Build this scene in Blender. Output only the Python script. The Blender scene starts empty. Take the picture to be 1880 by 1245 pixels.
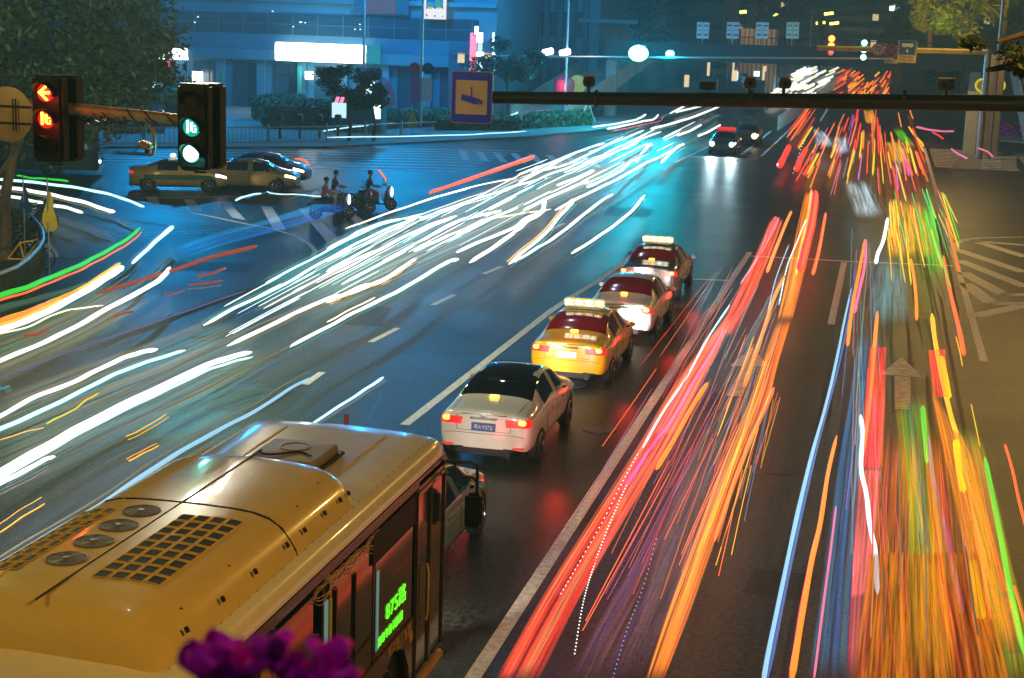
import bpy, bmesh, math, random
from mathutils import Vector, Matrix
random.seed(7)
R=math.radians
SC=bpy.context.scene; COL=SC.collection
# ------------------------------------------------------------------ camera
F_PX,YAW,PIT,ROL,CH=2890.7,0.22634,0.19923,0.03238,7.964
FW=Vector((-math.sin(YAW)*math.cos(PIT),math.cos(YAW)*math.cos(PIT),-math.sin(PIT)))
RT=Vector((math.cos(YAW),math.sin(YAW),0)); UP=RT.cross(FW)
RT,UP=RT*math.cos(ROL)+UP*math.sin(ROL),-RT*math.sin(ROL)+UP*math.cos(ROL)
CAM=Vector((0,0,CH))
cd=bpy.data.cameras.new('camera'); cam=bpy.data.objects.new('camera',cd); COL.objects.link(cam)
cd.sensor_width=36; cd.lens=F_PX*36/1880; cd.clip_end=3000; cd.clip_start=.2
cam.matrix_world=Matrix(((RT.x,UP.x,-FW.x,0),(RT.y,UP.y,-FW.y,0),(RT.z,UP.z,-FW.z,CH),(0,0,0,1)))
cd.dof.use_dof=True; cd.dof.focus_distance=22; cd.dof.aperture_fstop=7.5
SC.camera=cam
def ray(x,y): return FW+RT*((x-940)/F_PX)-UP*((y-622.5)/F_PX)
def at(x,y,z=0.):                       # point of the plane z that is seen at a photo pixel
    d=ray(x,y); return CAM+d*((z-CH)/d.z)
def atY(x,y,Y):
    d=ray(x,y); return CAM+d*(Y/d.y)
# ------------------------------------------------------------------ world, moon, exposure
W=bpy.data.worlds.new('World'); SC.world=W; W.use_nodes=True
nt=W.node_tree; nt.nodes.clear()
o_=nt.nodes.new('ShaderNodeOutputWorld'); b1=nt.nodes.new('ShaderNodeBackground'); b2=nt.nodes.new('ShaderNodeBackground'); ad=nt.nodes.new('ShaderNodeAddShader')
sky=nt.nodes.new('ShaderNodeTexSky'); sky.sky_type='NISHITA'; sky.sun_disc=False; sky.sun_elevation=R(-4); sky.sun_rotation=R(200)
nt.links.new(sky.outputs[0],b1.inputs[0]); b1.inputs[1].default_value=.12
b2.inputs[0].default_value=(.022,.026,.040,1); b2.inputs[1].default_value=.5      # city glow on the night sky
nt.links.new(b1.outputs[0],ad.inputs[0]); nt.links.new(b2.outputs[0],ad.inputs[1]); nt.links.new(ad.outputs[0],o_.inputs[0])
sl=bpy.data.lights.new('moon','SUN'); sl.energy=.02; sl.angle=R(1); sl.color=(.7,.8,1)
so=bpy.data.objects.new('moon',sl); so.rotation_euler=(R(40),0,R(200)); COL.objects.link(so)
SC.view_settings.view_transform='Standard'; SC.view_settings.look='None'; SC.view_settings.exposure=0; SC.view_settings.gamma=1
SC.render.engine='CYCLES'; cy=SC.cycles
cy.use_denoising=True; cy.max_bounces=5; cy.diffuse_bounces=2; cy.glossy_bounces=3; cy.transmission_bounces=3; cy.transparent_max_bounces=24
cy.volume_bounces=0; cy.sample_clamp_indirect=4; cy.sample_clamp_direct=0; cy.caustics_reflective=False; cy.caustics_refractive=False
cy.use_adaptive_sampling=True; cy.adaptive_threshold=.02
def point_lamp(loc,color,power,r=.15,parent=None,name='bulb'):
    l=bpy.data.lights.new(name,'POINT'); l.energy=power; l.color=color; l.shadow_soft_size=r
    o=bpy.data.objects.new(name,l); o.location=loc; COL.objects.link(o)
    if parent: o.parent=parent
    return o
def spot_lamp(loc,target,color,power,ang=70,r=.1,parent=None,blend=.6,name='beam'):
    l=bpy.data.lights.new(name,'SPOT'); l.energy=power; l.color=color; l.shadow_soft_size=r; l.spot_size=R(ang); l.spot_blend=blend
    o=bpy.data.objects.new(name,l); o.location=loc
    o.rotation_euler=(Vector(target)-Vector(loc)).to_track_quat('-Z','Y').to_euler(); COL.objects.link(o)
    if parent: o.parent=parent
    return o
# ------------------------------------------------------------------ materials
M={}
def mat(name,col,rough=.6,metal=0.,coat=0.,var=.0,scale=3.,bump=0.,spec=.5,var_col=None,bscale=None,alpha=None):
    m=bpy.data.materials.new(name); m.use_nodes=True; n=m.node_tree; p=n.nodes['Principled BSDF']
    p.inputs['Base Color'].default_value=(*col,1); p.inputs['Roughness'].default_value=rough; p.inputs['Metallic'].default_value=metal
    p.inputs['Coat Weight'].default_value=coat; p.inputs['Coat Roughness'].default_value=.05; p.inputs['Specular IOR Level'].default_value=spec
    if var>0 or bump>0:
        tc=n.nodes.new('ShaderNodeTexCoord'); nz=n.nodes.new('ShaderNodeTexNoise'); nz.inputs['Scale'].default_value=scale; nz.inputs['Detail'].default_value=5; nz.inputs['Roughness'].default_value=.65
        n.links.new(tc.outputs['Object'],nz.inputs['Vector'])
    if var>0:
        cr=n.nodes.new('ShaderNodeMapRange'); cr.inputs[1].default_value=.3; cr.inputs[2].default_value=.7
        n.links.new(nz.outputs[0],cr.inputs[0])
        mx=n.nodes.new('ShaderNodeMix'); mx.data_type='RGBA'; c2=var_col or tuple(c*(1-var) for c in col)
        mx.inputs[6].default_value=(*c2,1); mx.inputs[7].default_value=(*[min(1,c*(1+var*.6)) for c in col],1)
        n.links.new(cr.outputs[0],mx.inputs[0]); n.links.new(mx.outputs[2],p.inputs['Base Color'])
        mr=n.nodes.new('ShaderNodeMapRange'); mr.inputs[3].default_value=max(.03,rough-.1); mr.inputs[4].default_value=min(1,rough+.12); n.links.new(nz.outputs[0],mr.inputs[0]); n.links.new(mr.outputs[0],p.inputs['Roughness'])
    if bump>0:
        bp=n.nodes.new('ShaderNodeBump'); bp.inputs['Strength'].default_value=bump; bp.inputs['Distance'].default_value=.02
        nb=nz
        if bscale:
            nb=n.nodes.new('ShaderNodeTexNoise'); nb.inputs['Scale'].default_value=bscale; nb.inputs['Detail'].default_value=3; n.links.new(tc.outputs['Object'],nb.inputs['Vector'])
        n.links.new(nb.outputs[0],bp.inputs['Height']); n.links.new(bp.outputs[0],p.inputs['Normal'])
    M[name]=m; return m
def emis(name,col,s,sample=False,base=(.02,.02,.02)):
    m=bpy.data.materials.new(name); m.use_nodes=True; p=m.node_tree.nodes['Principled BSDF']
    p.inputs['Base Color'].default_value=(*base,1); p.inputs['Emission Color'].default_value=(*col,1); p.inputs['Emission Strength'].default_value=s
    p.inputs['Roughness'].default_value=.4
    m.cycles.emission_sampling='FRONT' if sample else 'NONE'; M[name]=m; return m
def glow(name,col,s,lines=0,col2=None,density=.08,seed=0,fade=.06,side=.12):
    """a see-through band of light: light is added to what lies behind it; lines = fine streaks that run along it"""
    m=bpy.data.materials.new(name); m.use_nodes=True; n=m.node_tree; n.nodes.clear(); L=n.links.new
    out=n.nodes.new('ShaderNodeOutputMaterial'); add=n.nodes.new('ShaderNodeAddShader'); tr=n.nodes.new('ShaderNodeBsdfTransparent'); em=n.nodes.new('ShaderNodeEmission')
    L(tr.outputs[0],add.inputs[0]); L(em.outputs[0],add.inputs[1]); L(add.outputs[0],out.inputs[0])
    uv=n.nodes.new('ShaderNodeUVMap'); sp=n.nodes.new('ShaderNodeSeparateXYZ'); L(uv.outputs[0],sp.inputs[0])
    def math_(op,a,b=None):
        q=n.nodes.new('ShaderNodeMath'); q.operation=op
        for i,v in enumerate((a,b)):
            if v is None: continue
            if isinstance(v,(int,float)): q.inputs[i].default_value=v
            else: L(v,q.inputs[i])
        return q.outputs[0]
    # soft ends and sides
    def edge(v,w):
        a=n.nodes.new('ShaderNodeMapRange'); a.interpolation_type='SMOOTHSTEP'; a.inputs[2].default_value=w; L(v,a.inputs[0])
        b=n.nodes.new('ShaderNodeMapRange'); b.interpolation_type='SMOOTHSTEP'; b.inputs[1].default_value=1; b.inputs[2].default_value=1-w; L(v,b.inputs[0])
        return math_('MULTIPLY',a.outputs[0],b.outputs[0])
    f=math_('MULTIPLY',edge(sp.outputs[0],side),edge(sp.outputs[1],fade))
    kk=math_('SUBTRACT',1.0,math_('MULTIPLY',f,float(density))); L(kk,tr.inputs[0])
    if lines:
        cb=n.nodes.new('ShaderNodeCombineXYZ'); L(math_('MULTIPLY',sp.outputs[0],float(lines)),cb.inputs[0]); L(math_('MULTIPLY',sp.outputs[1],1.2),cb.inputs[1]); cb.inputs[2].default_value=seed*3.7
        nz=n.nodes.new('ShaderNodeTexNoise'); nz.inputs['Scale'].default_value=1; nz.inputs['Detail'].default_value=4; nz.inputs['Roughness'].default_value=.75; L(cb.outputs[0],nz.inputs['Vector'])
        mr=n.nodes.new('ShaderNodeMapRange'); mr.inputs[1].default_value=.38; mr.inputs[2].default_value=.68; mr.inputs[3].default_value=.12; mr.inputs[4].default_value=1.5; L(nz.outputs[0],mr.inputs[0])
        f=math_('MULTIPLY',f,mr.outputs[0])
        if col2:
            cb2=n.nodes.new('ShaderNodeCombineXYZ'); L(math_('MULTIPLY',sp.outputs[0],lines*.45),cb2.inputs[0]); L(math_('MULTIPLY',sp.outputs[1],.7),cb2.inputs[1]); cb2.inputs[2].default_value=9+seed
            n2=n.nodes.new('ShaderNodeTexNoise'); n2.inputs['Scale'].default_value=1; L(cb2.outputs[0],n2.inputs['Vector'])
            m2=n.nodes.new('ShaderNodeMapRange'); m2.inputs[1].default_value=.42; m2.inputs[2].default_value=.6; L(n2.outputs[0],m2.inputs[0])
            mx=n.nodes.new('ShaderNodeMix'); mx.data_type='RGBA'; mx.inputs[6].default_value=(*col,1); mx.inputs[7].default_value=(*col2,1); L(m2.outputs[0],mx.inputs[0]); L(mx.outputs[2],em.inputs[0])
    if not(lines and col2): em.inputs[0].default_value=(*col,1)
    L(math_('MULTIPLY',f,float(s)),em.inputs[1])
    m.cycles.emission_sampling='NONE'; M[name]=m; return m
# asphalt
def asphalt(name,col,rough):
    m=mat(name,col,rough,var=.35,scale=.35,bump=.5,bscale=30,spec=.34)
    n=m.node_tree; p=n.nodes['Principled BSDF']; mx=[q for q in n.nodes if q.type=='MIX'][0]
    tc=[q for q in n.nodes if q.type=='TEX_COORD'][0]
    g=n.nodes.new('ShaderNodeTexNoise'); g.inputs['Scale'].default_value=11; g.inputs['Detail'].default_value=4; n.links.new(tc.outputs['Object'],g.inputs['Vector'])
    # tyre-polished lanes: streaks that run with the road
    mp=n.nodes.new('ShaderNodeMapping'); mp.inputs['Scale'].default_value=(1.1,.03,1); n.links.new(tc.outputs['Object'],mp.inputs['Vector'])
    h=n.nodes.new('ShaderNodeTexNoise'); h.inputs['Scale'].default_value=1.; h.inputs['Detail'].default_value=4; n.links.new(mp.outputs[0],h.inputs['Vector'])
    m2=n.nodes.new('ShaderNodeMix'); m2.data_type='RGBA'; m2.blend_type='MULTIPLY'; m2.inputs[0].default_value=1
    r1=n.nodes.new('ShaderNodeMapRange'); r1.inputs[1].default_value=.35; r1.inputs[2].default_value=.65; r1.inputs[3].default_value=.3; r1.inputs[4].default_value=1.75; n.links.new(g.outputs[0],r1.inputs[0])
    r2=n.nodes.new('ShaderNodeMapRange'); r2.inputs[1].default_value=.3; r2.inputs[2].default_value=.7; r2.inputs[3].default_value=.6; r2.inputs[4].default_value=1.3; n.links.new(h.outputs[0],r2.inputs[0])
    mm=n.nodes.new('ShaderNodeMath'); mm.operation='MULTIPLY'; n.links.new(r1.outputs[0],mm.inputs[0]); n.links.new(r2.outputs[0],mm.inputs[1])
    n.links.new(mx.outputs[2],m2.inputs[6]); n.links.new(mm.outputs[0],m2.inputs[7]); n.links.new(m2.outputs[2],p.inputs['Base Color'])
asphalt('asphalt',(.030,.034,.027),.38)
mat('road_paint',(.85,.84,.78),.55,var=.45,scale=9,bump=.2,bscale=40)
mat('arrow_paint',(.62,.58,.48),.6,var=.5,scale=5); mat('worn_paint',(.34,.33,.27),.6,var=.5,scale=7)
mat('paving',(.22,.22,.21),.7,var=.3,scale=1.2)
mat('kerb_stone',(.34,.33,.31),.75,var=.3,scale=4)
mat('soil',(.05,.035,.025),.9,var=.4,scale=3)
mat('galvanised',(.42,.43,.44),.4,.7,var=.25,scale=8)
mat('dark_steel',(.035,.035,.038),.45,.5,var=.3,scale=10)
mat('beam_paint',(.012,.011,.010),.4,.3,var=.4,scale=5)
mat('mast_paint',(.36,.24,.13),.5,.2,var=.4,scale=9)
mat('sign_back',(.45,.33,.2),.5,.3,var=.2,scale=5)
mat('black_plastic',(.012,.012,.013),.35,var=.3,scale=8)
mat('signal_black',(.004,.004,.004),.5,var=.4,scale=8,spec=.25); mat('glass_brake_lit',(.20,.008,.014),.12,coat=.6)  # rear glass: red of the brake lamps put into its colour
mat('rubber',(.02,.02,.02),.75,var=.3,scale=20)
mat('glass_dark',(.008,.010,.013),.04,coat=.5,spec=.8)
mat('glass_bus',(.010,.022,.018),.05,coat=.3,spec=1.0,var=.3,scale=1.5,bump=.08,bscale=1.3)
mat('white_car_paint',(.85,.85,.80),.22,coat=1,var=.05,scale=2)
mat('pearl_car_paint',(.72,.72,.68),.3,.1,coat=1,var=.05,scale=2)
mat('yellow_car_paint',(.78,.46,.01),.3,coat=1,var=.06,scale=2)
mat('green_car_paint',(.03,.16,.10),.3,coat=1,var=.1,scale=2)
mat('gold_car_paint',(.5,.34,.10),.3,.1,coat=1,var=.1,scale=2)
mat('grey_car_paint',(.10,.10,.095),.3,.5,coat=1,var=.1,scale=2)
mat('purple_lit_paint',(.28,.10,.32),.3,.2,coat=1,var=.1,scale=2)  # purple light on the car put into its paint colour
mat('blue_car_paint',(.02,.04,.10),.3,.3,coat=1,var=.1,scale=2)
mat('chrome',(.7,.7,.7),.12,1.)
mat('rim_metal',(.4,.4,.4),.3,.9)
mat('lamp_red',(.35,.01,.01),.15,coat=1)
mat('lamp_clear',(.5,.5,.5),.12,coat=1)
mat('plate_blue',(.01,.10,.35),.4); mat('white_print',(.75,.75,.72),.5); mat('black_print',(.02,.02,.02),.6)
mat('bus_roof',(.85,.76,.50),.22,coat=.7,var=.06,scale=5,bump=.06,bscale=2.5)
mat('bus_pod',(.80,.58,.13),.22,coat=.7,var=.05,scale=6,bump=.05,bscale=3)
mat('bus_body',(.10,.035,.015),.3,coat=.6,var=.3,scale=1.5)
mat('bus_trim',(.05,.04,.03),.25,coat=.7,var=.3,scale=2,bump=.05,bscale=4)
mat('mesh_grey',(.20,.18,.14),.5,.5,var=.3,scale=30)
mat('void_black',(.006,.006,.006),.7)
mat('hatch_plastic',(.26,.19,.13),.55,var=.2,scale=3)
mat('gold_print',(.6,.32,.10),.5)
mat('bark',(.09,.06,.04),.9,var=.5,scale=5,bump=.9,bscale=9)
mat('wrapped_bark',(.14,.08,.045),.85,var=.6,scale=3,bump=.9,bscale=6)
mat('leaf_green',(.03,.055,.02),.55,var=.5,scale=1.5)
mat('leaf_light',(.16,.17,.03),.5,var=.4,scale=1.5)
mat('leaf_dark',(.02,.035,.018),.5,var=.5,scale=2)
mat('hedge_green',(.05,.13,.06),.6,var=.5,scale=2)
mat('petal_magenta',(.8,.01,.85),.6,var=.2,scale=30)
mat('petal_pink',(.35,.1,.3),.6,var=.3,scale=5)
mat('skin',(.35,.19,.13),.5); mat('shirt_coral',(.5,.14,.11),.8); mat('shirt_blue',(.03,.07,.22),.8); mat('shorts_dark',(.02,.03,.06),.8); mat('hair',(.012,.01,.01),.6); mat('towel_white',(.7,.7,.7),.8); mat('trousers_magenta',(.45,.05,.2),.8)
mat('scooter_blue',(.015,.03,.11),.3,coat=.8)
mat('facade_panel',(.05,.2,.28),.5,var=.18,scale=.25)
mat('facade_dark',(.03,.10,.15),.5,var=.3,scale=.3)
mat('facade_pale',(.07,.22,.30),.6,var=.15,scale=.3)
mat('facade_green',(.04,.30,.22),.5,var=.3,scale=.6)
mat('window_dark',(.02,.07,.10),.15,spec=.8)
mat('concrete',(.28,.27,.25),.75,var=.25,scale=.8,bump=.2,bscale=6)
mat('concrete_warm',(.42,.33,.26),.75,var=.25,scale=.8)
mat('deck_paint',(.010,.018,.026),.6,var=.3,scale=.5)
mat('beam_yellow',(.5,.36,.07),.5,var=.3,scale=3)
mat('sign_blue',(.02,.06,.35),.4,var=.12,scale=6); mat('sign_navy',(.01,.04,.65),.35,var=.2,scale=4)
mat('sign_sand',(.6,.40,.24),.5,var=.15,scale=3); mat('sign_white',(.6,.58,.5),.5,var=.1,scale=5); mat('sign_red',(.45,.04,.06),.5)
mat('flag_yellow',(.65,.45,.03),.7,var=.2,scale=6); mat('flag_blue',(.02,.08,.25),.7,var=.2,scale=6); mat('flag_pink',(.6,.25,.3),.7)
mat('bike_yellow',(.65,.30,.02),.4,coat=.5); mat('bike_dark',(.04,.04,.05),.5,.3)
mat('banner_blue',(.01,.04,.4),.6); mat('umbrella_red',(.3,.03,.06),.7); mat('lantern_red',(.5,.03,.08),.5)
mat('poster_gold',(.5,.3,.08),.5)
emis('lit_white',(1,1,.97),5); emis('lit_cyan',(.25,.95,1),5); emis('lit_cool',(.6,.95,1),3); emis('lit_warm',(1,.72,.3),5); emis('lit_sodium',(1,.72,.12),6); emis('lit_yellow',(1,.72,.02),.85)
emis('lit_red',(1,.01,.01),1.2); emis('lit_red_soft',(1,.01,.01),.9); emis('lit_amber',(1,.42,.03),4); emis('lit_signal_yellow',(1,.62,.05),5); emis('lit_green',(.45,1,.9),3.5); emis('lit_green_soft',(.0,.6,.42),.8); emis('lit_brake',(1,.62,.08),3.2)
emis('lit_led_green',(.12,1,.02),1.5); emis('lit_window',(1,.75,.4),1.0); emis('lit_window_cool',(.55,.9,1),1.2); emis('lit_bus_panel',(.25,.55,.5),.35); emis('lit_orange_led',(1,.33,.12),.22); emis('lit_blue_dots',(.3,.75,1),1.0); emis('lit_billboard',(.9,.7,.5),.5)
emis('lit_banner',(.3,.8,1),1.2); emis('lit_yellow_disc',(1,.85,.0),.7); emis('lit_plate',(1,1,.95),.0,base=(.8,.8,.75)); emis('lit_pink',(1,.25,.45),1.5); emis('lit_poster',(1,.95,.85),1.0); emis('lit_facade',(.02,.12,.2),.0)
# ------------------------------------------------------------------ mesh builder
class MB:
    def __init__(s): s.v=[]; s.f=[]; s.m=[]; s.uv=None
    def add(s,vs,fs,mi=0):
        o=len(s.v); s.v+= [tuple(v) for v in vs]; s.f+=[tuple(i+o for i in f) for f in fs]; s.m+=[mi]*len(fs); return s
    def box(s,c,d,rz=0,mi=0,rx=0,ry=0):
        T=Matrix.Translation(Vector(c))@Matrix.Rotation(rz,4,'Z')@Matrix.Rotation(ry,4,'Y')@Matrix.Rotation(rx,4,'X')
        x,y,z=[q/2 for q in d]
        vs=[T@Vector(p) for p in ((-x,-y,-z),(x,-y,-z),(x,y,-z),(-x,y,-z),(-x,-y,z),(x,-y,z),(x,y,z),(-x,y,z))]
        return s.add(vs,[(0,3,2,1),(4,5,6,7),(0,1,5,4),(1,2,6,5),(2,3,7,6),(3,0,4,7)],mi)
    def tube(s,pts,r,n=8,mi=0,cap=True):
        pts=[Vector(p) for p in pts]; rs=r if isinstance(r,(list,tuple)) else [r]*len(pts)
        vs=[]; prev=None
        for i,p in enumerate(pts):
            t=(pts[min(i+1,len(pts)-1)]-pts[max(i-1,0)])
            if t.length<1e-9: t=Vector((0,0,1))
            t.normalize()
            a=Vector((0,0,1)) if abs(t.z)<.95 else Vector((1,0,0))
            if prev is not None: a=prev
            u=(a-t*a.dot(t)).normalized(); prev=u; w=t.cross(u)
            for k in range(n):
                an=2*math.pi*k/n; vs.append(p+(u*math.cos(an)+w*math.sin(an))*rs[i])
        fs=[]
        for i in range(len(pts)-1):
            for k in range(n):
                fs.append((i*n+k,i*n+(k+1)%n,(i+1)*n+(k+1)%n,(i+1)*n+k))
        if cap: fs+= [tuple(range(n-1,-1,-1)),tuple(range((len(pts)-1)*n,len(pts)*n))]
        return s.add(vs,fs,mi)
    def lathe(s,prof,c,axis='Z',n=20,mi=0):
        """prof: (radius, height) pairs"""
        vs=[]
        for r,h in prof:
            for k in range(n):
                a=2*math.pi*k/n; x,y=r*math.cos(a),r*math.sin(a)
                p={'Z':(x,y,h),'X':(h,x,y),'Y':(x,h,-y)}[axis]; vs.append(Vector(p)+Vector(c))
        fs=[(i*n+k,i*n+(k+1)%n,(i+1)*n+(k+1)%n,(i+1)*n+k) for i in range(len(prof)-1) for k in range(n)]
        fs+=[tuple(range(n-1,-1,-1)),tuple(range((len(prof)-1)*n,len(prof)*n))]
        return s.add(vs,fs,mi)
    def prism(s,poly,z0,z1,mi=0):
        n=len(poly); vs=[(p[0],p[1],z0) for p in poly]+[(p[0],p[1],z1) for p in poly]
        fs=[tuple(range(n-1,-1,-1)),tuple(range(n,2*n))]+[(i,(i+1)%n,n+(i+1)%n,n+i) for i in range(n)]
        return s.add(vs,fs,mi)
    def slab(s,poly,off,mi=0):
        """polygon given in 3-D, thickened by the vector off"""
        n=len(poly); a=[Vector(p) for p in poly]; b=[p+Vector(off) for p in a]
        return s.add(a+b,[tuple(range(n-1,-1,-1)),tuple(range(n,2*n))]+[(i,(i+1)%n,n+(i+1)%n,n+i) for i in range(n)],mi)
    def grid(s,rows,mi=0):
        n=len(rows[0]); vs=[p for r in rows for p in r]
        return s.add(vs,[(i*n+j,i*n+j+1,(i+1)*n+j+1,(i+1)*n+j) for i in range(len(rows)-1) for j in range(n-1)],mi)
    def build(s,name,m,parent=None,smooth=False,bevel=0,loc=None,label=None):
        me=bpy.data.meshes.new(name); me.from_pydata(s.v,[],s.f)
        ms=m if isinstance(m,(list,tuple)) else [m]
        for q in ms: me.materials.append(M[q] if isinstance(q,str) else q)
        me.polygons.foreach_set('material_index',s.m)
        bm=bmesh.new(); bm.from_mesh(me); bmesh.ops.recalc_face_normals(bm,faces=bm.faces)
        if bevel: 
            bmesh.ops.bevel(bm,geom=[e for e in bm.edges if len(e.link_faces)==2 and e.calc_face_angle(0)>.6],offset=bevel,segments=2,affect='EDGES',clamp_overlap=True)
        bm.to_mesh(me); bm.free()
        if smooth:
            me.polygons.foreach_set('use_smooth',[True]*len(me.polygons))
            try: me.set_sharp_from_angle(angle=R(40))
            except Exception: pass
        o=bpy.data.objects.new(name,me); COL.objects.link(o)
        if parent: o.parent=parent
        if loc is not None: o.location=loc
        if label: o['label']=label
        return o
def thing(name,label,cat,loc=(0,0,0),rz=0,group=None):
    o=bpy.data.objects.new(name,None); COL.objects.link(o); o.location=loc; o.rotation_euler=(0,0,rz); o['label']=label; o['category']=cat
    if group: o['group']=group
    return o
def tag(o,label,cat,group=None):
    o['label']=label; o['category']=cat
    if group: o['group']=group
    return o
def struct(o): o['kind']='structure'; return o
def dup(root,loc,rz=None,label=None,group=None):
    def cp(o,par):
        c=o.copy(); COL.objects.link(c)
        if par: c.parent=par
        for ch in o.children: cp(ch,c)
        return c
    r=cp(root,None); r.location=loc
    if rz is not None: r.rotation_euler=(0,0,rz)
    if label: r['label']=label
    if group: r['group']=group
    return r
def text_mesh(name,s,size,m,parent,loc,rot,ext=.004,align='CENTER',label=None,sx=1.):
    c=bpy.data.curves.new(name,'FONT'); c.body=s; c.size=size; c.extrude=ext; c.align_x=align; c.align_y='CENTER'
    t=bpy.data.objects.new(name+'_tmp',c); COL.objects.link(t); dg=bpy.context.evaluated_depsgraph_get(); dg.update()
    me=bpy.data.meshes.new_from_object(t.evaluated_get(dg)); bpy.data.objects.remove(t)
    me.materials.clear(); me.materials.append(M[m]); me.name=name
    o=bpy.data.objects.new(name,me); COL.objects.link(o); o.location=loc; o.rotation_euler=rot; o.scale=(sx,1,1)
    if parent: o.parent=parent
    return o
# ------------------------------------------------------------------ ground, roads, markings
struct(MB().grid([[(-900,-60,0),(900,-60,0)],[(-900,2500,0),(900,2500,0)]]).build('ground','asphalt'))
def flat(polys,name,m,z=.004,px=True):
    b=MB()
    for p in polys:
        q=[at(x,y,z) for x,y in p] if px else [Vector((x,y,z)) for x,y in p]
        b.add(q,[tuple(range(len(q)))])
    return struct(b.build(name,m))
def line_px(pts,w,z=.004):
    """a painted line of width w (metres) through pixels on the ground"""
    P=[at(x,y,z) for x,y in pts]; L=[];Rr=[]
    for i,p in enumerate(P):
        t=(P[min(i+1,len(P)-1)]-P[max(i-1,0)]).normalized(); n=Vector((-t.y,t.x,0))*w/2; L.append(p+n); Rr.append(p-n)
    return [L,Rr]
lines=MB()
def addline(pts,w,z=.004): lines.grid(line_px(pts,w,z))
def addrect(x0,x1,y0,y1,z=.004): lines.add([(x0,y0,z),(x1,y0,z),(x1,y1,z),(x0,y1,z)],[(0,1,2,3)])
addrect(-4.53,-4.33,8,57.3); 
addrect(2.76,2.96,40.2,117); addrect(-1.13,-.93,43.8,56.2)
addline([(743,780),(1012,570),(1050,545),(1100,515),(1160,470)],.2)
addline([(1022,655),(985,690)],.18)
addline([(1270,512),(1336,515)],.22); addline([(1376,470),(1560,480),(1750,488)],.22)
for x,y,x2,y2 in ((888,503,922,489),(795,560,834,541),(680,628,731,602),(560,706,592,683),(1010,423,1035,410),(1098,374,1118,364)): addline([(x,y),(x2,y2)],.17)
for k in range(14):
    y=118+k*9; addrect(-12.2,-12.05,y,y+3)
    addrect(-15.8,-15.65,y+2,y+5); addrect(-1.1,-.95,y,y+3)
addrect(-8.9,-8.72,102,128); addrect(-7.6,-7.45,102,250)
addline([(1240,298),(1303,268)],.2); addline([(1265,288),(1390,292)],.25)
addline([(250,364),(420,361),(600,357)],.16)
addline([(248,371),(380,396),(456,412),(504,421),(545,434),(570,450),(579,461),(574,472)],.18)
addline([(530,366),(600,341),(622,334)],.16)
for p in ([(213,401),(295,413),(232,416)],): addline(p+[p[0],p[1]],.12)
for k in range(17):
    x=84+k*24; y=434-(x-84)*.037; addline([(x,y),(x+18,y-.7)],.06); addline([(x+6,y+4),(x+24,y+3.3)],.06)
addline([(84,446),(94,458),(100,472)],.3)
# right hand hatched island
addline([(1880,435),(1800,437),(1768,440),(1757,447),(1755,458)],.22)
for a,b in (((1768,441),(1880,450)),((1785,441),(1884,472)),((1756,458),(1880,500)),((1761,478),(1884,527)),((1768,500),(1843,541)),((1843,541),(1884,541)),((1773,520),(1820,557)),((1820,557),(1884,557)),((1788,580),(1884,560))): addline([a,b],.5)
struct(lines.build('lane_markings','road_paint'))
flat([[(267,361),(288,361),(294,376),(277,375)],[(337,366),(356,366),(371,388),(350,386)],[(403,373),(422,373),(451,404),(427,400)],[(478,378),(499,379),(526,422),(502,421)],[(548,383),(567,384),(626,444),(607,452)],[(630,392),(648,391),(700,428),(684,433)]],'crossing_bars','road_paint')
flat([[(1340,672),(1381,637),(1410,672)],[(1364,672.3),(1390,672.3),(1362,728),(1334,726)],[(1617,687),(1655,655),(1694,693)],[(1643,690.5),(1672,692),(1672,752),(1643,751)]],'lane_arrows','arrow_paint')
z=MB()
for k in range(13):
    y=100.5+k*1.28; z.add([(3.2,y,.004),(8.2,y,.004),(8.2,y+.5,.004),(3.2,y+.5,.004)],[(0,1,2,3)])
    if 1: z.add([(8.9,y,.004),(26,y,.004),(26,y+.35,.004),(8.9,y+.35,.004)],[(0,1,2,3)])
for k in range(9):
    y=72.5+k*1.9; z.add([(-44+k*.5,y+1,.004),(-22,y+8.5,.004),(-22,y+9.0,.004),(-44+k*.5,y+1.5,.004)],[(0,1,2,3)])
for k in range(8):
    x=-23.5+k*1.1; z.add([(x,88,.005),(x+.45,88,.005),(x-1.6,94.5,.005),(x-2.05,94.5,.005)],[(0,1,2,3)])
struct(z.build('zebra_crossing','road_paint'))
flat([[(1745,310),(1800,311),(1806,277),(1770,276)],[(1838,312),(1866,312),(1866,285),(1838,285)]],'refuge_paving','paving',z=.006)
# tar seams, repairs, manholes
mat('tar',(.010,.010,.010),.3,var=.4,scale=6); mat('repair_asphalt',(.018,.020,.018),.5,var=.4,scale=5,bump=.4,bscale=30); mat('iron',(.16,.17,.17),.45,.6,var=.4,scale=12)
sm=MB()
def seam(pts,w=.05):
    P=smooth_(pts); sm.grid(line_px(P,w,.003))
def smooth_(pts):
    out=[]; rr_=random.Random(int(pts[0][0]))
    for i in range(len(pts)-1):
        for k in range(8):
            u=k/8; out.append((pts[i][0]+(pts[i+1][0]-pts[i][0])*u+rr_.uniform(-1.2,1.2),pts[i][1]+(pts[i+1][1]-pts[i][1])*u+rr_.uniform(-.8,.8)))
    return out+[pts[-1]]
seam([(560,652),(760,656),(985,662)]); seam([(1240,512),(1500,560),(1860,600)],.06); seam([(1180,300),(1450,380),(1700,400)],.07); seam([(640,520),(860,610),(1000,640)],.04); seam([(1430,600),(1540,604),(1640,612)],.05); seam([(1290,860),(1400,868),(1480,872)],.05); seam([(880,1150),(1000,1165),(1100,1170)],.03); seam([(1000,330),(1200,352),(1420,366)],.06); seam([(700,720),(640,860)],.04); seam([(300,660),(480,700),(640,742)],.04)
struct(sm.build('tar_seams','tar'))
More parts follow.
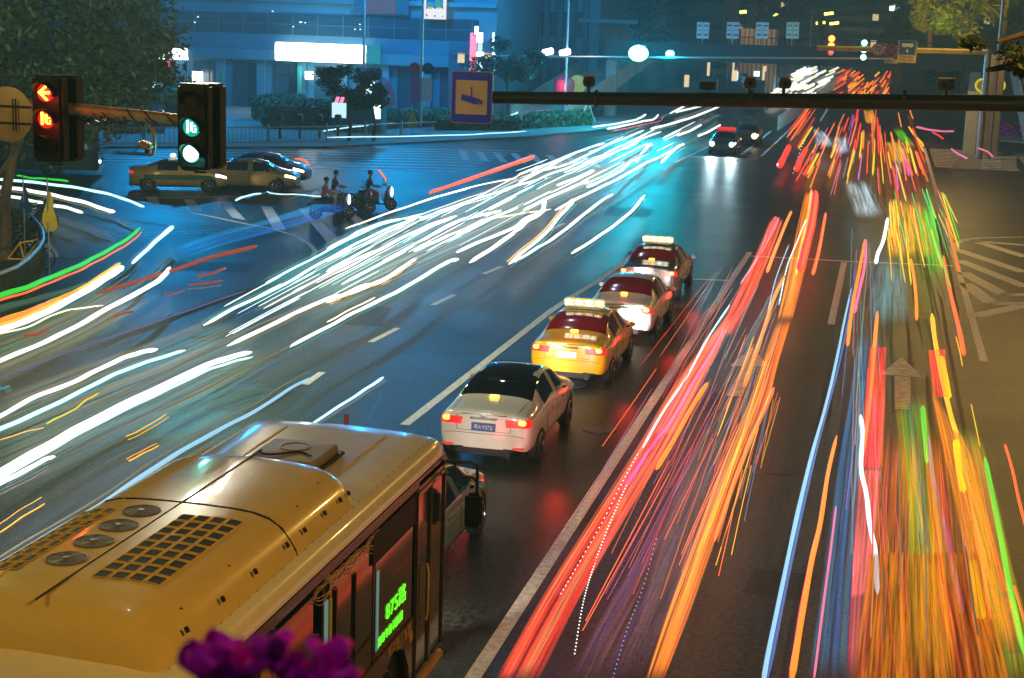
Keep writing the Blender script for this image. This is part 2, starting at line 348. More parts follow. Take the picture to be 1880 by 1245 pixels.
flat([[(1385,1045),(1500,1055),(1480,1100),(1362,1088)],[(640,560),(720,565),(700,600),(612,594)],[(1120,380),(1200,384),(1190,400),(1108,396)],[(1300,720),(1345,724),(1330,760),(1282,755)],[(330,480),(470,484),(450,500),(300,496)],[(420,715),(560,722),(520,760),(372,752)]],'road_repairs','repair_asphalt',z=.002)
for (mx,my),lb in (((132,471),'pale round manhole cover beside the curved railing'),((1100,788),'round manhole cover between the white saloon and the solid line'),((1048,705),'small manhole cover behind the yellow taxi')):
    q=at(mx,my); tag(MB().lathe([(.36,.0),(.36,.012),(.30,.014),(.29,.008)],(q.x,q.y,0),'Z',24).build('manhole_cover','iron'),lb,'manhole cover')
# pavements (a real kerb step)
def pave(px,name,extra):
    P=[at(x,y,.13) for x,y in px]; P=[(p.x,p.y) for p in P]+extra
    return struct(MB().prism(P,-.2,.13).build(name,'paving'))
pave([(-60,282),(180,268),(600,268),(960,249),(1080,238),(1180,224),(1290,196),(1380,165)],'pavement',[(-18,800),(-400,800),(-400,60)])
kb=MB(); Lk=line_px([(-60,282.6),(180,268.6),(600,268.6),(960,249.6),(1080,238.6),(1180,224.6),(1290,196.4),(1380,165.3)],.3,.15); kb.grid(Lk); struct(kb.build('kerb','kerb_stone'))
pave([(1775,205),(1778,236),(1800,250),(1840,257),(1900,262)],'corner_pavement',[(200,126),(200,800),(9,800)])
kb=MB(); kb.grid(line_px([(1775,206),(1778,237),(1800,251),(1840,258),(1900,263)],.4,.15)); struct(kb.build('corner_kerb','kerb_stone'))
# ------------------------------------------------------------------ cars
def subdiv_eval(me,levels):
    o=bpy.data.objects.new('tmp',me); COL.objects.link(o); s=o.modifiers.new('s','SUBSURF'); s.levels=levels; s.render_levels=levels
    dg=bpy.context.evaluated_depsgraph_get(); dg.update(); m=bpy.data.meshes.new_from_object(o.evaluated_get(dg)); bpy.data.objects.remove(o); return m
CARMESH={}
def car_meshes(L=4.5,hatch=0.,Wd=.89,H=1.45):
    # station: x, [(y,z) x8 : 0 bottom centre,1 under,2 sill,3 side,4 shoulder,5 belt,6 rail,7 quarter,8 centre]
    h=H/1.45; q=Wd/.89
    S=[(.02,[(0,.30),(.40,.31),(.54,.36),(.57,.56),(.57,.80),(.54,.93),(.44,.99),(.25,1.01),(0,1.015)]),
       (.07,[(0,.24),(.56,.25),(.74,.31),(.80,.56),(.80,.80),(.76,.93),(.66,1.0),(.35,1.045),(0,1.05)]),
       (.22,[(0,.21),(.64,.22),(.83,.28),(.87,.55),(.87,.79),(.83,.93),(.72,1.02),(.40,1.065),(0,1.075)]),
       (.60,[(0,.20),(.66,.20),(.86,.28),(.89,.55),(.89,.78),(.85,.93),(.72,1.04),(.42,1.09),(0,1.10)]),
       (.90,[(0,.20),(.66,.20),(.87,.28),(.89,.55),(.89,.78),(.85,.94),(.70,1.07),(.50,1.12),(0,1.14)]),
       (1.30,[(0,.20),(.66,.20),(.87,.28),(.89,.55),(.89,.78),(.85,.95),(.655,1.26),(.50,1.31),(0,1.34)]),
       (1.75,[(0,.20),(.66,.20),(.87,.28),(.89,.55),(.89,.78),(.85,.95),(.60,1.37),(.44,1.425),(0,1.45)]),
       (2.30,[(0,.20),(.66,.20),(.87,.28),(.89,.55),(.89,.78),(.85,.94),(.59,1.39),(.44,1.44),(0,1.465)]),
       (2.42,[(0,.20),(.66,.20),(.87,.28),(.89,.55),(.89,.78),(.85,.94),(.59,1.385),(.44,1.435),(0,1.46)]),
       (2.85,[(0,.20),(.66,.20),(.87,.28),(.89,.55),(.89,.78),(.85,.93),(.61,1.33),(.46,1.38),(0,1.40)]),
       (3.20,[(0,.20),(.66,.20),(.87,.28),(.89,.55),(.89,.78),(.85,.92),(.68,1.14),(.52,1.18),(0,1.20)]),
       (3.50,[(0,.20),(.66,.20),(.87,.28),(.89,.55),(.89,.77),(.85,.90),(.74,.98),(.56,1.01),(0,1.03)]),
       (3.95,[(0,.20),(.66,.20),(.86,.28),(.88,.54),(.87,.74),(.82,.86),(.72,.91),(.45,.95),(0,.97)]),
       (4.28,[(0,.20),(.62,.21),(.80,.28),(.83,.50),(.81,.68),(.76,.78),(.66,.83),(.40,.86),(0,.87)]),
       (4.42,[(0,.24),(.52,.25),(.70,.31),(.74,.48),(.71,.63),(.66,.71),(.56,.75),(.34,.78),(0,.79)]),
       (4.47,[(0,.30),(.40,.31),(.48,.36),(.50,.48),(.50,.58),(.46,.64),(.40,.67),(.25,.69),(0,.70)])]
    def tagf(i,k):   # material for the face between stations i,i+1 and lines k,k+1
        if k==5 and 5<=i<=9 and i!=7: return 1         # side glass
        if i in(4,5) and k>=6: return 1                # rear glass
        if i in(3,) and k>=6: return 0
        if i in(9,10) and k>=6: return 1               # windscreen
        if i in(0,1) and k==4: return 2                # tail lamps
        if i in(12,13) and k==4: return 3              # head lamps
        if k<=1: return 4
        if i in(13,14) and k in(1,2): return 4
        return 0
    bm=bmesh.new(); V=[]
    sc=L/4.5
    for x,ps in S:
        half=[bm.verts.new((y*q,x*sc,z*(h if z>.9 else 1))) for y,z in ps]
        other=[None]+[bm.verts.new((-y*q,x*sc,z*(h if z>.9 else 1))) for y,z in ps[1:-1]]+[None]
        other[0]=half[0]; other[-1]=half[-1]; V.append((half,other))
    for i in range(len(S)-1):
        for side in(0,1):
            A,B=V[i][side],V[i+1][side]
            for k in range(8):
                f=bm.faces.new((A[k],A[k+1],B[k+1],B[k])); f.material_index=tagf(i,k)
    for i in(0,len(S)-1):
        a,b=V[i]
        for k in range(0,8):
            vs=[a[k],a[k+1],b[k+1],b[k]]; u=[]
            for v in vs:
                if v not in u: u.append(v)
            f=bm.faces.new(u); f.material_index=0
    bmesh.ops.recalc_face_normals(bm,faces=bm.faces)
    cl=bm.edges.layers.float.new('crease_edge')
    for i in range(4,10):
        for s in(0,1):
            for k in(5,6):
                e=bm.edges.get((V[i][s][k],V[i+1][s][k]))
                if e: e[cl]=.35
    me=bpy.data.meshes.new('cage'); bm.to_mesh(me); bm.free()
    me=subdiv_eval(me,3)
    out=[]
    for mi,off in((0,0),(1,.004),(2,.006),(3,.006),(4,0)):
        b=bmesh.new(); b.from_mesh(me)
        bmesh.ops.delete(b,geom=[f for f in b.faces if f.material_index!=mi],context='FACES')
        if off:
            b.normal_update()
            for v in b.verts: v.co+=v.normal*off
        for f in b.faces: f.material_index=0; f.smooth=True
        m=bpy.data.meshes.new('car_piece'); b.to_mesh(m); b.free(); out.append(m)
    return out
def split_sides(me):
    """the connected pieces of a mesh, as meshes"""
    b=bmesh.new(); b.from_mesh(me); seen=set(); groups=[]
    b.faces.ensure_lookup_table()
    for f in b.faces:
        if f.index in seen: continue
        st=[f]; g=[]; seen.add(f.index)
        while st:
            c=st.pop(); g.append(c.index)
            for e in c.edges:
                for n in e.link_faces:
                    if n.index not in seen: seen.add(n.index); st.append(n)
        groups.append(set(g))
    b.free(); res=[]
    for g in groups:
        b=bmesh.new(); b.from_mesh(me); b.faces.ensure_lookup_table()
        bmesh.ops.delete(b,geom=[f for f in b.faces if f.index not in g],context='FACES')
        m=bpy.data.meshes.new('piece'); b.to_mesh(m); b.free(); res.append(m)
    return res
PIECES=None
def obj_from(me,name,m,parent):
    me=me.copy(); me.name=name; me.materials.clear(); me.materials.append(M[m]); o=bpy.data.objects.new(name,me); COL.objects.link(o); o.parent=parent; return o
from mathutils.bvhtree import BVHTree
def seam_on(key,name,paths,t,r=.0045):
    """shut lines: paths cast onto the body. each path: (axis, points), axis 'y' cast from the rear, 'z' from above, 'x' from a side"""
    me=CARMESH[key][0]; bv=BVHTree.FromPolygons([v.co for v in me.vertices],[tuple(p.vertices) for p in me.polygons])
    for ax,pts in paths:
        P=[]
        for i in range(len(pts)-1):
            for k in range(7):
                u=k/6; a,c=pts[i],pts[i+1]; p=[a[j]+(c[j]-a[j])*u for j in(0,1)]
                if ax=='y': o,d=Vector((p[0],-1,p[1])),Vector((0,1,0))
                elif ax=='z': o,d=Vector((p[0],p[1],3)),Vector((0,0,-1))
                else: o,d=Vector((ax*3,p[0],p[1])),Vector((-ax,0,0))
                q=bv.ray_cast(o,d)[0]
                if q is not None and (q-o).length<3.6: P.append(q-d*.001)
        if len(P)>3: MB().tube(P,r,5).build(name,'void_black',t,smooth=True)
def wheel(parent,x,y,r=.32,side=1):
    t=MB().lathe([(r*.62,-.10),(r*.9,-.105),(r,-.08),(r,.08),(r*.9,.105),(r*.62,.10)],(0,0,0),'X',24).build('wheel','rubber',parent,smooth=True,loc=(x,y,r))
    b=MB(); b.lathe([(r*.66,.06),(r*.66,.10),(r*.6,.11),(r*.58,.07)],(0,0,0),'X',24)
    for k in range(5):
        a=2*math.pi*k/5; b.box((.085,math.cos(a)*r*.33,math.sin(a)*r*.33),(.03,r*.62,r*.16),rx=a)
    b.lathe([(r*.15,.06),(r*.15,.11)],(0,0,0),'X',10)
    o=b.build('rim','rim_metal',t,smooth=True)
    if side<0: o.rotation_euler=(0,0,math.pi)
    return t
def car(name,label,cat,loc,rz,paint,tail='lit_red',head=None,L=4.5,H=1.45,lower=None,brake=True,plate=None,group='cars waiting or driving at the junction',plate_col='plate_blue',roof_glass=False):
    global PIECES
    key=(L,H)
    if key not in CARMESH: 
        ms=car_meshes(L=L,H=H); CARMESH[key]=[ms[0],split_sides(ms[1]),split_sides(ms[2]),split_sides(ms[3]),ms[4]]
    P=CARMESH[key]; sc=L/4.5
    t=thing(name,label,cat,loc,rz,group)
    obj_from(P[0],'body',paint,t); obj_from(P[4],'sill',lower or 'black_plastic',t)
    for g in P[1]:
        xs=[v.co.y for v in g.vertices]; ys=[abs(v.co.x) for v in g.vertices]
        nm='side_window' if min(ys)>.35 else ('rear_window' if sum(xs)/len(xs)<2.2 else 'windscreen')
        obj_from(g,nm,'glass_dark',t)
    for g in P[2]: obj_from(g,'tail_lamp',tail,t)
    for g in P[3]: obj_from(g,'head_lamp',head or 'lamp_clear',t)
    for x in(-1,1):
        for y in(.88*sc,.88*sc+2.68):
            MB().lathe([(.37,-.02),(.37,.012)],(0,0,0),'X',24).build('wheel_well_shade','void_black',t,loc=(x*.872,y,.345))  # black disc proud of the body, for the shade in the wheel well
            wheel(t,x*.80,y,.315,x)
        m=MB(); m.box((0,0,0),(.15,.08,.11)); m.box((-x*.12,.03,-.06),(.12,.05,.05)); m.build('door_mirror',paint if name!='sedan_dark' else 'black_plastic',t,bevel=.025,loc=(x*.98,3.05*sc,.97),smooth=True)
        h=MB()
        for y in(1.75,2.75): h.box((x*.905,y*sc,.80),(.03,.17,.03))
        h.build('door_handle','chrome',t,bevel=.008)
        if brake: MB().box((x*.70,.06,.875),(.15,.07,.09)).build('brake_lamp','lit_brake',t,bevel=.02)
    if brake: MB().box((0,.80*sc,1.15),(.17,.08,.05),rx=.1).build('high_brake_lamp','lit_brake',t,bevel=.008)
    seam_on(key,'boot_seam',[('y',[(-.50,.97),(-.50,.68),(.50,.68),(.50,.97)])],t)
    for s_ in(-1,1): seam_on(key,'boot_seam',[('z',[(s_*.60,.12),(s_*.62,.80*sc)])],t,.004)
    seam_on(key,'bumper_seam',[('y',[(-.74,.60),(-.56,.63),(.56,.63),(.74,.60)])],t,.004)
    for s_ in(-1,1): 
        seam_on(key,'door_seam',[(s_,[(2.36*sc,.92),(2.36*sc,.32)])],t); seam_on(key,'door_seam',[(s_,[(3.32*sc,.88),(3.30*sc,.32)])],t); seam_on(key,'door_seam',[(s_,[(1.52*sc,.92),(1.42*sc,.60),(1.50*sc,.34)])],t); seam_on(key,'sill_line',[(s_,[(1.3*sc,.70),(3.6*sc,.66)])],t,.003)
    tr=MB(); tr.box((0,.012,.985),(.86,.02,.012)); tr.box((0,.0,.915),(.50,.022,.03)); tr.build('boot_trim','chrome',t)
    MB().box((0,.025,.30),(1.05,.06,.12)).build('bumper_insert','black_plastic',t,bevel=.02)
    pl=MB().box((0,-.004,.76),(.44,.03,.14)).build('number_plate',plate_col,t,bevel=.006)
    if plate: text_mesh('plate_text',plate,.098,'white_print' if plate_col=='plate_blue' else 'black_print',pl,(0,-.024,.76),(R(90),0,0),ext=.002,sx=.85)
    MB().tube([(.45,.02,.24),(.45,.14,.25)],.035,10).build('exhaust','chrome',t)
    return t
def taxi_sign(t,L,m='lit_yellow',w=.95,text='TAXI'):
    b=MB().box((0,0,0),(w,.12,.20)).build('roof_sign',m,t,bevel=.03,loc=(0,1.95*L/4.5,1.60))
    MB().box((0,0,-.12),(w*.8,.10,.06)).build('sign_foot','black_plastic',b)
    if text: text_mesh('sign_text',text,.15,'lit_white' if m=='lit_yellow' else 'lit_red',b,(0,-.064,0),(R(90),0,0),ext=.003,sx=w/.6)
    return b
def head_beam(t,power,L=4.5,col=(1,.95,.85)):
    for x in(-.62,.62): spot_lamp((x,L+.02,.66),(x,L+10,-.1),col,power,55,.06,t,name='head_beam')
def tail_glow(t,power=14): point_lamp((.0,-1.6,.3),(1,.03,.02),power*.6,.2,t,'tail_glow'); point_lamp((1.5,-.6,.5),(1,.03,.02),power*.9,.2,t,'tail_glow')
c1=car('sedan','white saloon with its blue number plate, waiting right in front of the bus','car',(-6.64,26.75,0),0,'white_car_paint',plate='粤A·Y572J'); tail_glow(c1,16); head_beam(c1,260)
text_mesh('badge','H',.12,'chrome',c1,(0,-.012,.93),(R(90),0,0),ext=.008,sx=1.3)
for x in(-.66,.66): MB().box((x,.0,.40),(.20,.03,.03)).build('reflector','lit_red_soft',c1)

def roof_patch(t,key,name,m,y0,y1,w,off=.005):
    b=bmesh.new(); b.from_mesh(CARMESH[key][0]); b.normal_update()
    bmesh.ops.delete(b,geom=[f for f in b.faces if not(y0<f.calc_center_median().y<y1 and abs(f.calc_center_median().x)<w and f.calc_center_median().z>1.3)],context='FACES')
    for v in b.verts: v.co+=v.normal*off
    me=bpy.data.meshes.new(name); b.to_mesh(me); b.free(); return obj_from(me,name,m,t)
roof_patch(c1,(4.5,1.45),'roof_glass','glass_dark',1.3,2.75,.50)

c2=car('taxi','bright yellow taxi with a lit yellow roof bar, between two white saloons','taxi',(-6.47,33.55,0),0,'yellow_car_paint',plate_col='lit_plate'); taxi_sign(c2,4.5,text='空车空车'); tail_glow(c2,14); head_beam(c2,300)
w3=at(1203,622); c3=car('sedan','white saloon with dark rear window and lit high brake lamp, ahead of the yellow taxi','car',(w3.x-.86,w3.y-.85,0),0,'pearl_car_paint',plate_col='lit_plate'); tail_glow(c3,14); head_beam(c3,300)
w4=at(1246,549); c4=car('taxi','dark taxi with a lit yellow roof bar, first in the queue at the stop line','taxi',(w4.x-.86,w4.y-.85,0),0,'grey_car_paint',plate='BT388'); taxi_sign(c4,4.5,text='空车空车'); tail_glow(c4,14); head_beam(c4,80)
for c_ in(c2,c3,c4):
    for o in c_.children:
        if o.name.startswith('rear_window'): o.data.materials[0]=M['glass_brake_lit']
    point_lamp((0,.35,1.45),(1,.02,.02),3.5,.12,c_,'brake_glow')  # added red light over the boot that reddens the rear glass
w5=at(878,980); c5=car('taxi','dark green taxi almost hidden behind the front of the bus','taxi',(w5.x-.86,w5.y-3.55,0),0,'green_car_paint',brake=False,tail='lamp_red')
head_beam(c5,90)
# cars across the junction on the left
a,b_=at(272,352),at(372,354); ang=math.atan2(b_.y-a.y,b_.x-a.x)-math.pi/2
c6=car('taxi','green and gold taxi seen from the side, below the green signal','taxi',(0,0,0),ang,'gold_car_paint',head='lit_white',brake=False,tail='lit_red_soft',L=4.4,lower='galvanised')
off=Matrix.Rotation(ang,3,'Z')@Vector((.86,.88,0)); c6.location=(a.x-off.x,a.y-off.y,0)
for x in(-1,1): MB().box((x*.893,2.2,.66),(.006,3.0,.22)).build('side_band','green_car_paint',c6)
rs=MB().box((0,0,0),(.5,.25,.16)).build('roof_sign','lit_poster',c6,bevel=.03,loc=(0,1.9,1.56)); head_beam(c6,60)
p=at(405,352); p2=at(462,338); 
c7=car('taxi','dark gold taxi half hidden behind the green signal housing','taxi',(-30.2,66.9,0),ang-.12,'gold_car_paint',head='lit_warm',brake=False,tail='lit_red_soft',lower='galvanised')
c8=car('sedan','purple lit car furthest right of the three cars behind the green signal','car',(-31.0,70.6,0),ang-.25,'purple_lit_paint',head='lit_white',brake=False,tail='lit_red'); 
c9=car('police_car','dark patrol car with a lit red and white roof bar, headlights on, facing us','police car',(-10.0,105.6,0),math.pi,'blue_car_paint',head='lit_cool',brake=False,tail='lamp_red',plate='SEV')
MB().box((0,2.1,1.56),(1.2,.25,.16)).build('roof_bar','lit_red',c9,bevel=.03); MB().box((0,1.94,1.56),(1.1,.04,.09)).build('roof_bar_light','lit_white',c9)
for x in(-.62,.62):
    MB().lathe([(.16,0),(.17,.05),(.1,.08)],(x,4.44,.70),'Y',14).build('main_beam','lit_cool',c9)
    spot_lamp((x,4.6,.7),(x*1.1,20,-.3),(.6,.9,1),500,60,.08,c9)
w10=at(1360,258); c10=car('sedan','dark car just behind the patrol car with one bright warm headlight','car',(-9.3,114.5,0),math.pi,'grey_car_paint',head='lit_warm',brake=False,tail='lamp_red')
MB().lathe([(.2,0),(.2,.05),(.1,.08)],(-.62,4.46,.72),'Y',14).build('main_beam','lit_warm',c10)
# coach behind the red signal
def coach():
    t=thing('coach','dark blue coach behind the red traffic signal','coach',(0,0,0),0)
    a=at(186,322); t.location=(a.x,a.y,0); t.rotation_euler=(0,0,R(-68))
    b=MB(); rows=[]
    for y,s in((0,.93),(-.15,1),(-.6,1.0),(-5,1),(-9.8,1.0),(-10,.97)):
        rows.append([(x*s,y,z) for x,z in((-1.2,.35),(-1.25,1.2),(-1.23,2.6),(-1.05,2.95),(0,3.02),(1.05,2.95),(1.23,2.6),(1.25,1.2),(1.2,.35))])
    b.grid(rows); b.add([rows[0][i] for i in range(9)],[tuple(range(9))]); b.add([rows[-1][i] for i in range(9)],[tuple(range(9))]); b.build('body','blue_car_paint',t,smooth=True)
    MB().slab([(-1.08,.02,1.25),(1.08,.02,1.25),(1.02,-.03,2.55),(-1.02,-.03,2.55)],(0,.03,0)).build('windscreen','glass_dark',t)
    for s in(-1,1):
        MB().slab([(s*1.255,-.5,1.35),(s*1.255,-9.5,1.35),(s*1.245,-9.5,2.45),(s*1.245,-.5,2.45)],(s*.02,0,0)).build('side_window','glass_dark',t)
        MB().box((s*.9,.05,.75),(.35,.08,.18)).build('head_lamp','lit_cool' if s>0 else 'lamp_clear',t,bevel=.03)
        for y in(-2.2,-7.5): wheel(t,s*1.1,y,.48,s)
        MB().tube([(s*1.1,.0,2.7),(s*1.3,.45,2.75),(s*1.35,.5,2.3),(s*1.35,.45,1.9)],.035,8).build('mirror_arm','chrome',t,smooth=True)
        MB().box((s*1.35,.5,1.95),(.12,.08,.4)).build('mirror','black_plastic',t,bevel=.02)
    MB().box((0,.05,.4),(2.3,.12,.25)).build('bumper','chrome',t,bevel=.03)
    MB().box((0,.06,2.75),(1.4,.06,.22)).build('route_display','lit_blue_dots',t)
coach()
# ------------------------------------------------------------------ city bus (near, left)
def bus():
    t=thing('city_bus','city bus seen from above with a cream roof, air conditioner pod and green side display','bus',(-6.12,5.8,0))
    # roof: cross section swept along the bus, rounded at the front
    def sec(y,s=1,dz=0,w=1.25):
        pts=[(-w,2.82),(-w+.01,2.92),(-w+.06,3.0),(-w+.16,3.045),(-w+.45,3.075),(0,3.10)]; pts+=[(-x,z) for x,z in pts[-2::-1]]
        return [(x*s,y,z+dz) for x,z in pts]
    b=MB(); b.grid([sec(0)]+[sec(1+k) for k in range(10)]+[sec(11.5),sec(11.8),sec(11.93,.99,-.04),sec(12.0,.975,-.12)])
    for k in range(60):
        for s in(-1,1): b.lathe([(.008,0),(.005,.006)],(s*1.13,.3+k*.195,3.045),'Z',6,1)
    b.build('roof',['bus_roof','bus_trim'],t,smooth=True)
    sm=MB()
    for x in(-.62,.62): sm.box((x,10.72,3.09),(.025,1.6,.012))
    for y in(9.95,): sm.box((0,11.0,3.108),(.0,.0,.0))
    sm.build('roof_seam','bus_pod',t)
    # lower body
    for s in(-1,1):
        b=MB(); b.box((s*1.22,5.9,2.76),(.09,12,.16)); b.build('gutter','bus_trim',t,bevel=.03,smooth=True)
        if s<0:
            MB().box((-1.22,6,1.55),(.06,11.9,2.4)).build('side_panel','bus_body',t)
            for y in(1.5,3.3,5.1,6.9,8.7,10.5): MB().box((-1.255,y,1.95),(.02,1.6,1.1)).build('side_window','glass_bus',t)
    # right side: skirt, glass, doors
    b=MB()
    b.slab([(1.2,0,.3),(1.2,9.35,.3),(1.2,9.42,.62),(1.2,9.62,.92),(1.2,10.0,1.05),(1.2,10.38,.92),(1.2,10.58,.62),(1.2,10.62,.3),(1.2,10.75,.3),(1.2,10.75,1.18),(1.2,0,1.18)],(.05,0,0)); b.build('side_panel','bus_body',t)
    # glass
    segs=[(0.2,2.0),(2.05,3.85),(3.9,5.0),(5.05,6.2),(6.25,7.45),(7.85,9.22),(9.28,10.68)]
    for a,c in segs:
        z1=2.62 if a<9 else 2.62
        b=MB(); b.slab([(1.215,a+.03,1.22),(1.215,c-.03,1.22),(1.215,c-.03,z1),(1.215,a+.03,z1)],(.03,0,0)); b.build('side_window','glass_bus',t)
    for y in(2.02,3.87,5.02,6.22,9.25): MB().box((1.235,y,1.93),(.025,.05,1.46)).build('window_post','black_plastic',t)
    # half-open sliding window with the lit panel seen inside
    w=MB(); w.box((1.25,7.65,1.93),(.03,.06,1.46)); w.box((1.25,8.02,1.95),(.04,.05,1.1)); w.box((1.25,8.6,1.95),(.04,.05,1.0)); w.box((1.25,8.3,1.55),(.035,1.7,.04)); w.build('window_frame','black_plastic',t,bevel=.01)
    MB().box((1.246,7.75,2.05),(.012,.16,.8)).build('lit_panel','lit_bus_panel',t,bevel=.02)
    MB().tube([(1.26,7.86,1.5),(1.26,7.86,2.45)],.018,8).build('grab_rail','yellow_car_paint',t,smooth=True)
    for y0_,y1_ in((6.35,6.6),(9.34,9.42)): MB().box((1.248,(y0_+y1_)/2,1.75),(.006,y1_-y0_,.9)).build('lit_panel','lit_bus_panel',t)
    MB().box((1.262,9.9,2.50),(.02,1.5,.34)).build('black_film','void_black',t)
    MB().box((1.22,9.99,2.70),(.05,1.5,.06)).build('cant_rail','bus_trim',t,bevel=.02)
    # front door
    d=MB(); 
    for y in(10.79,11.32,11.36,11.92): d.box((1.25,y,1.5),(.05,.045,2.25))
    for z_ in(.40,2.62): d.box((1.25,11.36,z_),(.05,1.15,.06))
    dr=d.build('door_frame','bus_trim',t,bevel=.012)
    for y in(11.055,11.64): MB().box((1.24,y,1.51),(.02,.5,2.12)).build('door_glass','glass_bus',dr)
    MB().tube([(1.29,11.12,1.0),(1.31,11.12,1.1),(1.31,11.12,1.6),(1.29,11.12,1.7)],.014,8).build('door_handle','yellow_car_paint',dr,smooth=True)
    MB().box((1.22,11.4,.24),(.1,1.2,.1)).build('door_step','gold_print',t,bevel=.02)
    MB().box((1.235,11.4,2.72),(.06,1.2,.14)).build('door_header','bus_trim',t,bevel=.02)
    # front end
    MB().slab([(-1.2,11.96,1.1),(1.2,11.96,1.1),(1.17,11.9,2.75),(-1.17,11.9,2.75)],(0,.05,0)).build('windscreen','glass_dark',t)
    MB().box((0,11.95,.7),(2.4,.14,.8)).build('front_panel','white_car_paint',t,bevel=.05)
    MB().box((0,.02,1.6),(2.4,.06,2.5)).build('rear_panel','bus_body',t)
    MB().box((0,6,.32),(2.2,11.5,.1)).build('floor_pan','void_black',t)
    for s in(-1,1): MB().box((s*.9,12.03,.62),(.36,.06,.2)).build('head_lamp','lit_cool' ,t,bevel=.03)
    MB().lathe([(.53,-.02),(.53,.0)],(1.13,10.0,.5),'X',28).build('wheel_well_shade','void_black',t)  # dark disc for the shade inside the wheel opening
    for y in(2.7,10.0):
        for s in(-1,1): wheel(t,s*1.03,y,.48,s)
    # LED route display behind the glass
    text_mesh('route_display','875路',.24,'lit_led_green',t,(1.252,10.05,1.60),(R(90),0,R(90)),ext=.003,sx=1.25)
    text_mesh('route_display','高峰专线·科技园',.125,'lit_led_green',t,(1.252,9.85,1.36),(R(90),0,R(90)),ext=.003)
    text_mesh('fleet_number','057272',.28,'gold_print',t,(1.256,8.75,.98),(R(90),0,R(90)),ext=.003,align='CENTER',sx=.85)
    text_mesh('fleet_text','无人售票',.16,'gold_print',t,(1.256,10.35,1.07),(R(90),0,R(90)),ext=.003,sx=.9)
    text_mesh('fleet_text','前门上车',.13,'gold_print',t,(1.256,9.95,1.11),(R(90),0,R(90)),ext=.003,sx=.7)
    MB().lathe([(.07,0),(.07,.012),(.045,.012),(.045,.004)],(1.252,10.62,.98),'X',18).build('side_marker','lit_warm' if 0 else 'gold_print',t)
    pn=MB().box((1.256,6.35,2.2),(.01,.5,.62)).build('number_panel','bike_yellow',t)
    text_mesh('panel_text','916',.3,'sign_red',pn,(1.264,6.35,2.2),(R(90),0,R(90)),ext=.002)
    # gold leaf pattern above the glass
    g=MB(); random.seed(3)
    for y in(8.05,8.5,9.15,7.6):
        for k in range(3):
            w=.35+.1*k; P=[]
            for q in range(13):
                u=q/12*2*math.pi; P.append((1.268,y+w*.7*math.cos(u)+.1*k,2.60+.10*(1-.25*k)*math.sin(u)*(1+.3*math.sin(3*u))))
            g.tube(P,.004,4)
    g.build('ornament','gold_print',t)
    # --- roof pod: smooth front cover and louvred rear cover
    def podrow(y,h,w=1.12,k=1.):
        P=[]
        for u in(-1,-.985,-.96,-.93,-.89,-.83,-.75,-.6,-.4,-.2,0,.2,.4,.6,.75,.83,.89,.93,.96,.985,1):
            P.append((u*w,y, 3.08-.05*u*u+h*(1-abs(u)**7)+ (0)))
        return P
    b=MB(); rows=[]
    for y in(7.36,7.8,8.3,8.8): rows.append(podrow(y,.345,1.12+.0))
    for k in range(7):
        u=k/6; rows.append([ (x,y-.55*(x/1.12)**2*u+ (0),z) for x,y,z in podrow(8.9+.72*u,.345*math.cos(u*math.pi/2)**.6 if u<1 else 0,1.12-.04*u)])
    b.grid(rows); b.build('pod_front_cover','bus_pod',t,smooth=True)
    b=MB(); rows=[[(x,y,z) for x,y,z in podrow(4.45,.0,1.08)],podrow(4.5,.13,1.10),podrow(4.62,.26),podrow(4.85,.335)]+[podrow(y,.35) for y in(5.4,6,6.6,7.0,7.33)]
    b.grid(rows); pr_=b.build('pod_rear_cover','bus_pod',t,smooth=True)
    def top(x,off=.004): 
        u=x/1.12; return 3.08-.05*u*u+.35*(1-abs(u)**7)+off
    MB().grid([[(x,7.345,top(x,-.02)) for x in[-1.1+i*.1375 for i in range(17)]],[(x,7.345,top(x,.006)) for x in[-1.1+i*.1375 for i in range(17)]],[(x,7.365,top(x,.006)) for x in[-1.1+i*.1375 for i in range(17)]]]).build('pod_joint','void_black',t)
    def patch(x0,x1,y0,y1,name,m,par,off=.004,bev=.012):
        b=MB(); n=4; up=[];dn=[]
        # rounded-corner plate that follows the pod
        ring=[]
        for cx,cy_,a0 in((x1-bev,y1-bev,0),(x0+bev,y1-bev,90),(x0+bev,y0+bev,180),(x1-bev,y0+bev,270)):
            for q in range(3):
                an=R(a0+45*q); ring.append((cx+bev*math.cos(an),cy_+bev*math.sin(an)))
        b.add([(x,y,top(x,off)) for x,y in ring],[tuple(range(len(ring)))])
        return b,ring
    slots=[]
    for r in range(9):
        for c in range(4):
            x0=.13+c*.148; y0=5.28+r*.196
            slots.append((x0,x0+.122,y0+.02*c,y0+.02*c+.155)); slots.append((-.98+c*.115,-.98+c*.115+.092,y0,y0+.155))
    for i,(x0,x1,y0,y1) in enumerate(slots):
        b,_=patch(x0,x1,y0,y1,'','',None); b.tube([(x,y,top(x,.006)) for x,y in((x0,y0),(x1,y0),(x1,y1),(x0,y1),(x0,y0))],.005,4,1,cap=False); b.build('louvre',['void_black','bus_pod'],pr_)
    for y in(6.98,6.53,6.07,5.6):
        x=-.27; zt=top(x,.0)
        f=MB().lathe([(.175,-.02),(.175,.012),(.165,.014),(.16,.006)],(x,y,zt),'Z',28).build('fan','mesh_grey',pr_,smooth=False)
        r=MB()
        for k in range(1,7): 
            rr=.025*k; r.tube([(x+rr*math.cos(a*math.pi/12),y+rr*math.sin(a*math.pi/12),zt+.014) for a in range(25)],.0022,4,cap=False)
        for k in range(8):
            a=k*math.pi/4; r.tube([(x,y,zt+.016),(x+.17*math.cos(a),y+.17*math.sin(a),zt+.014)],.0025,4)
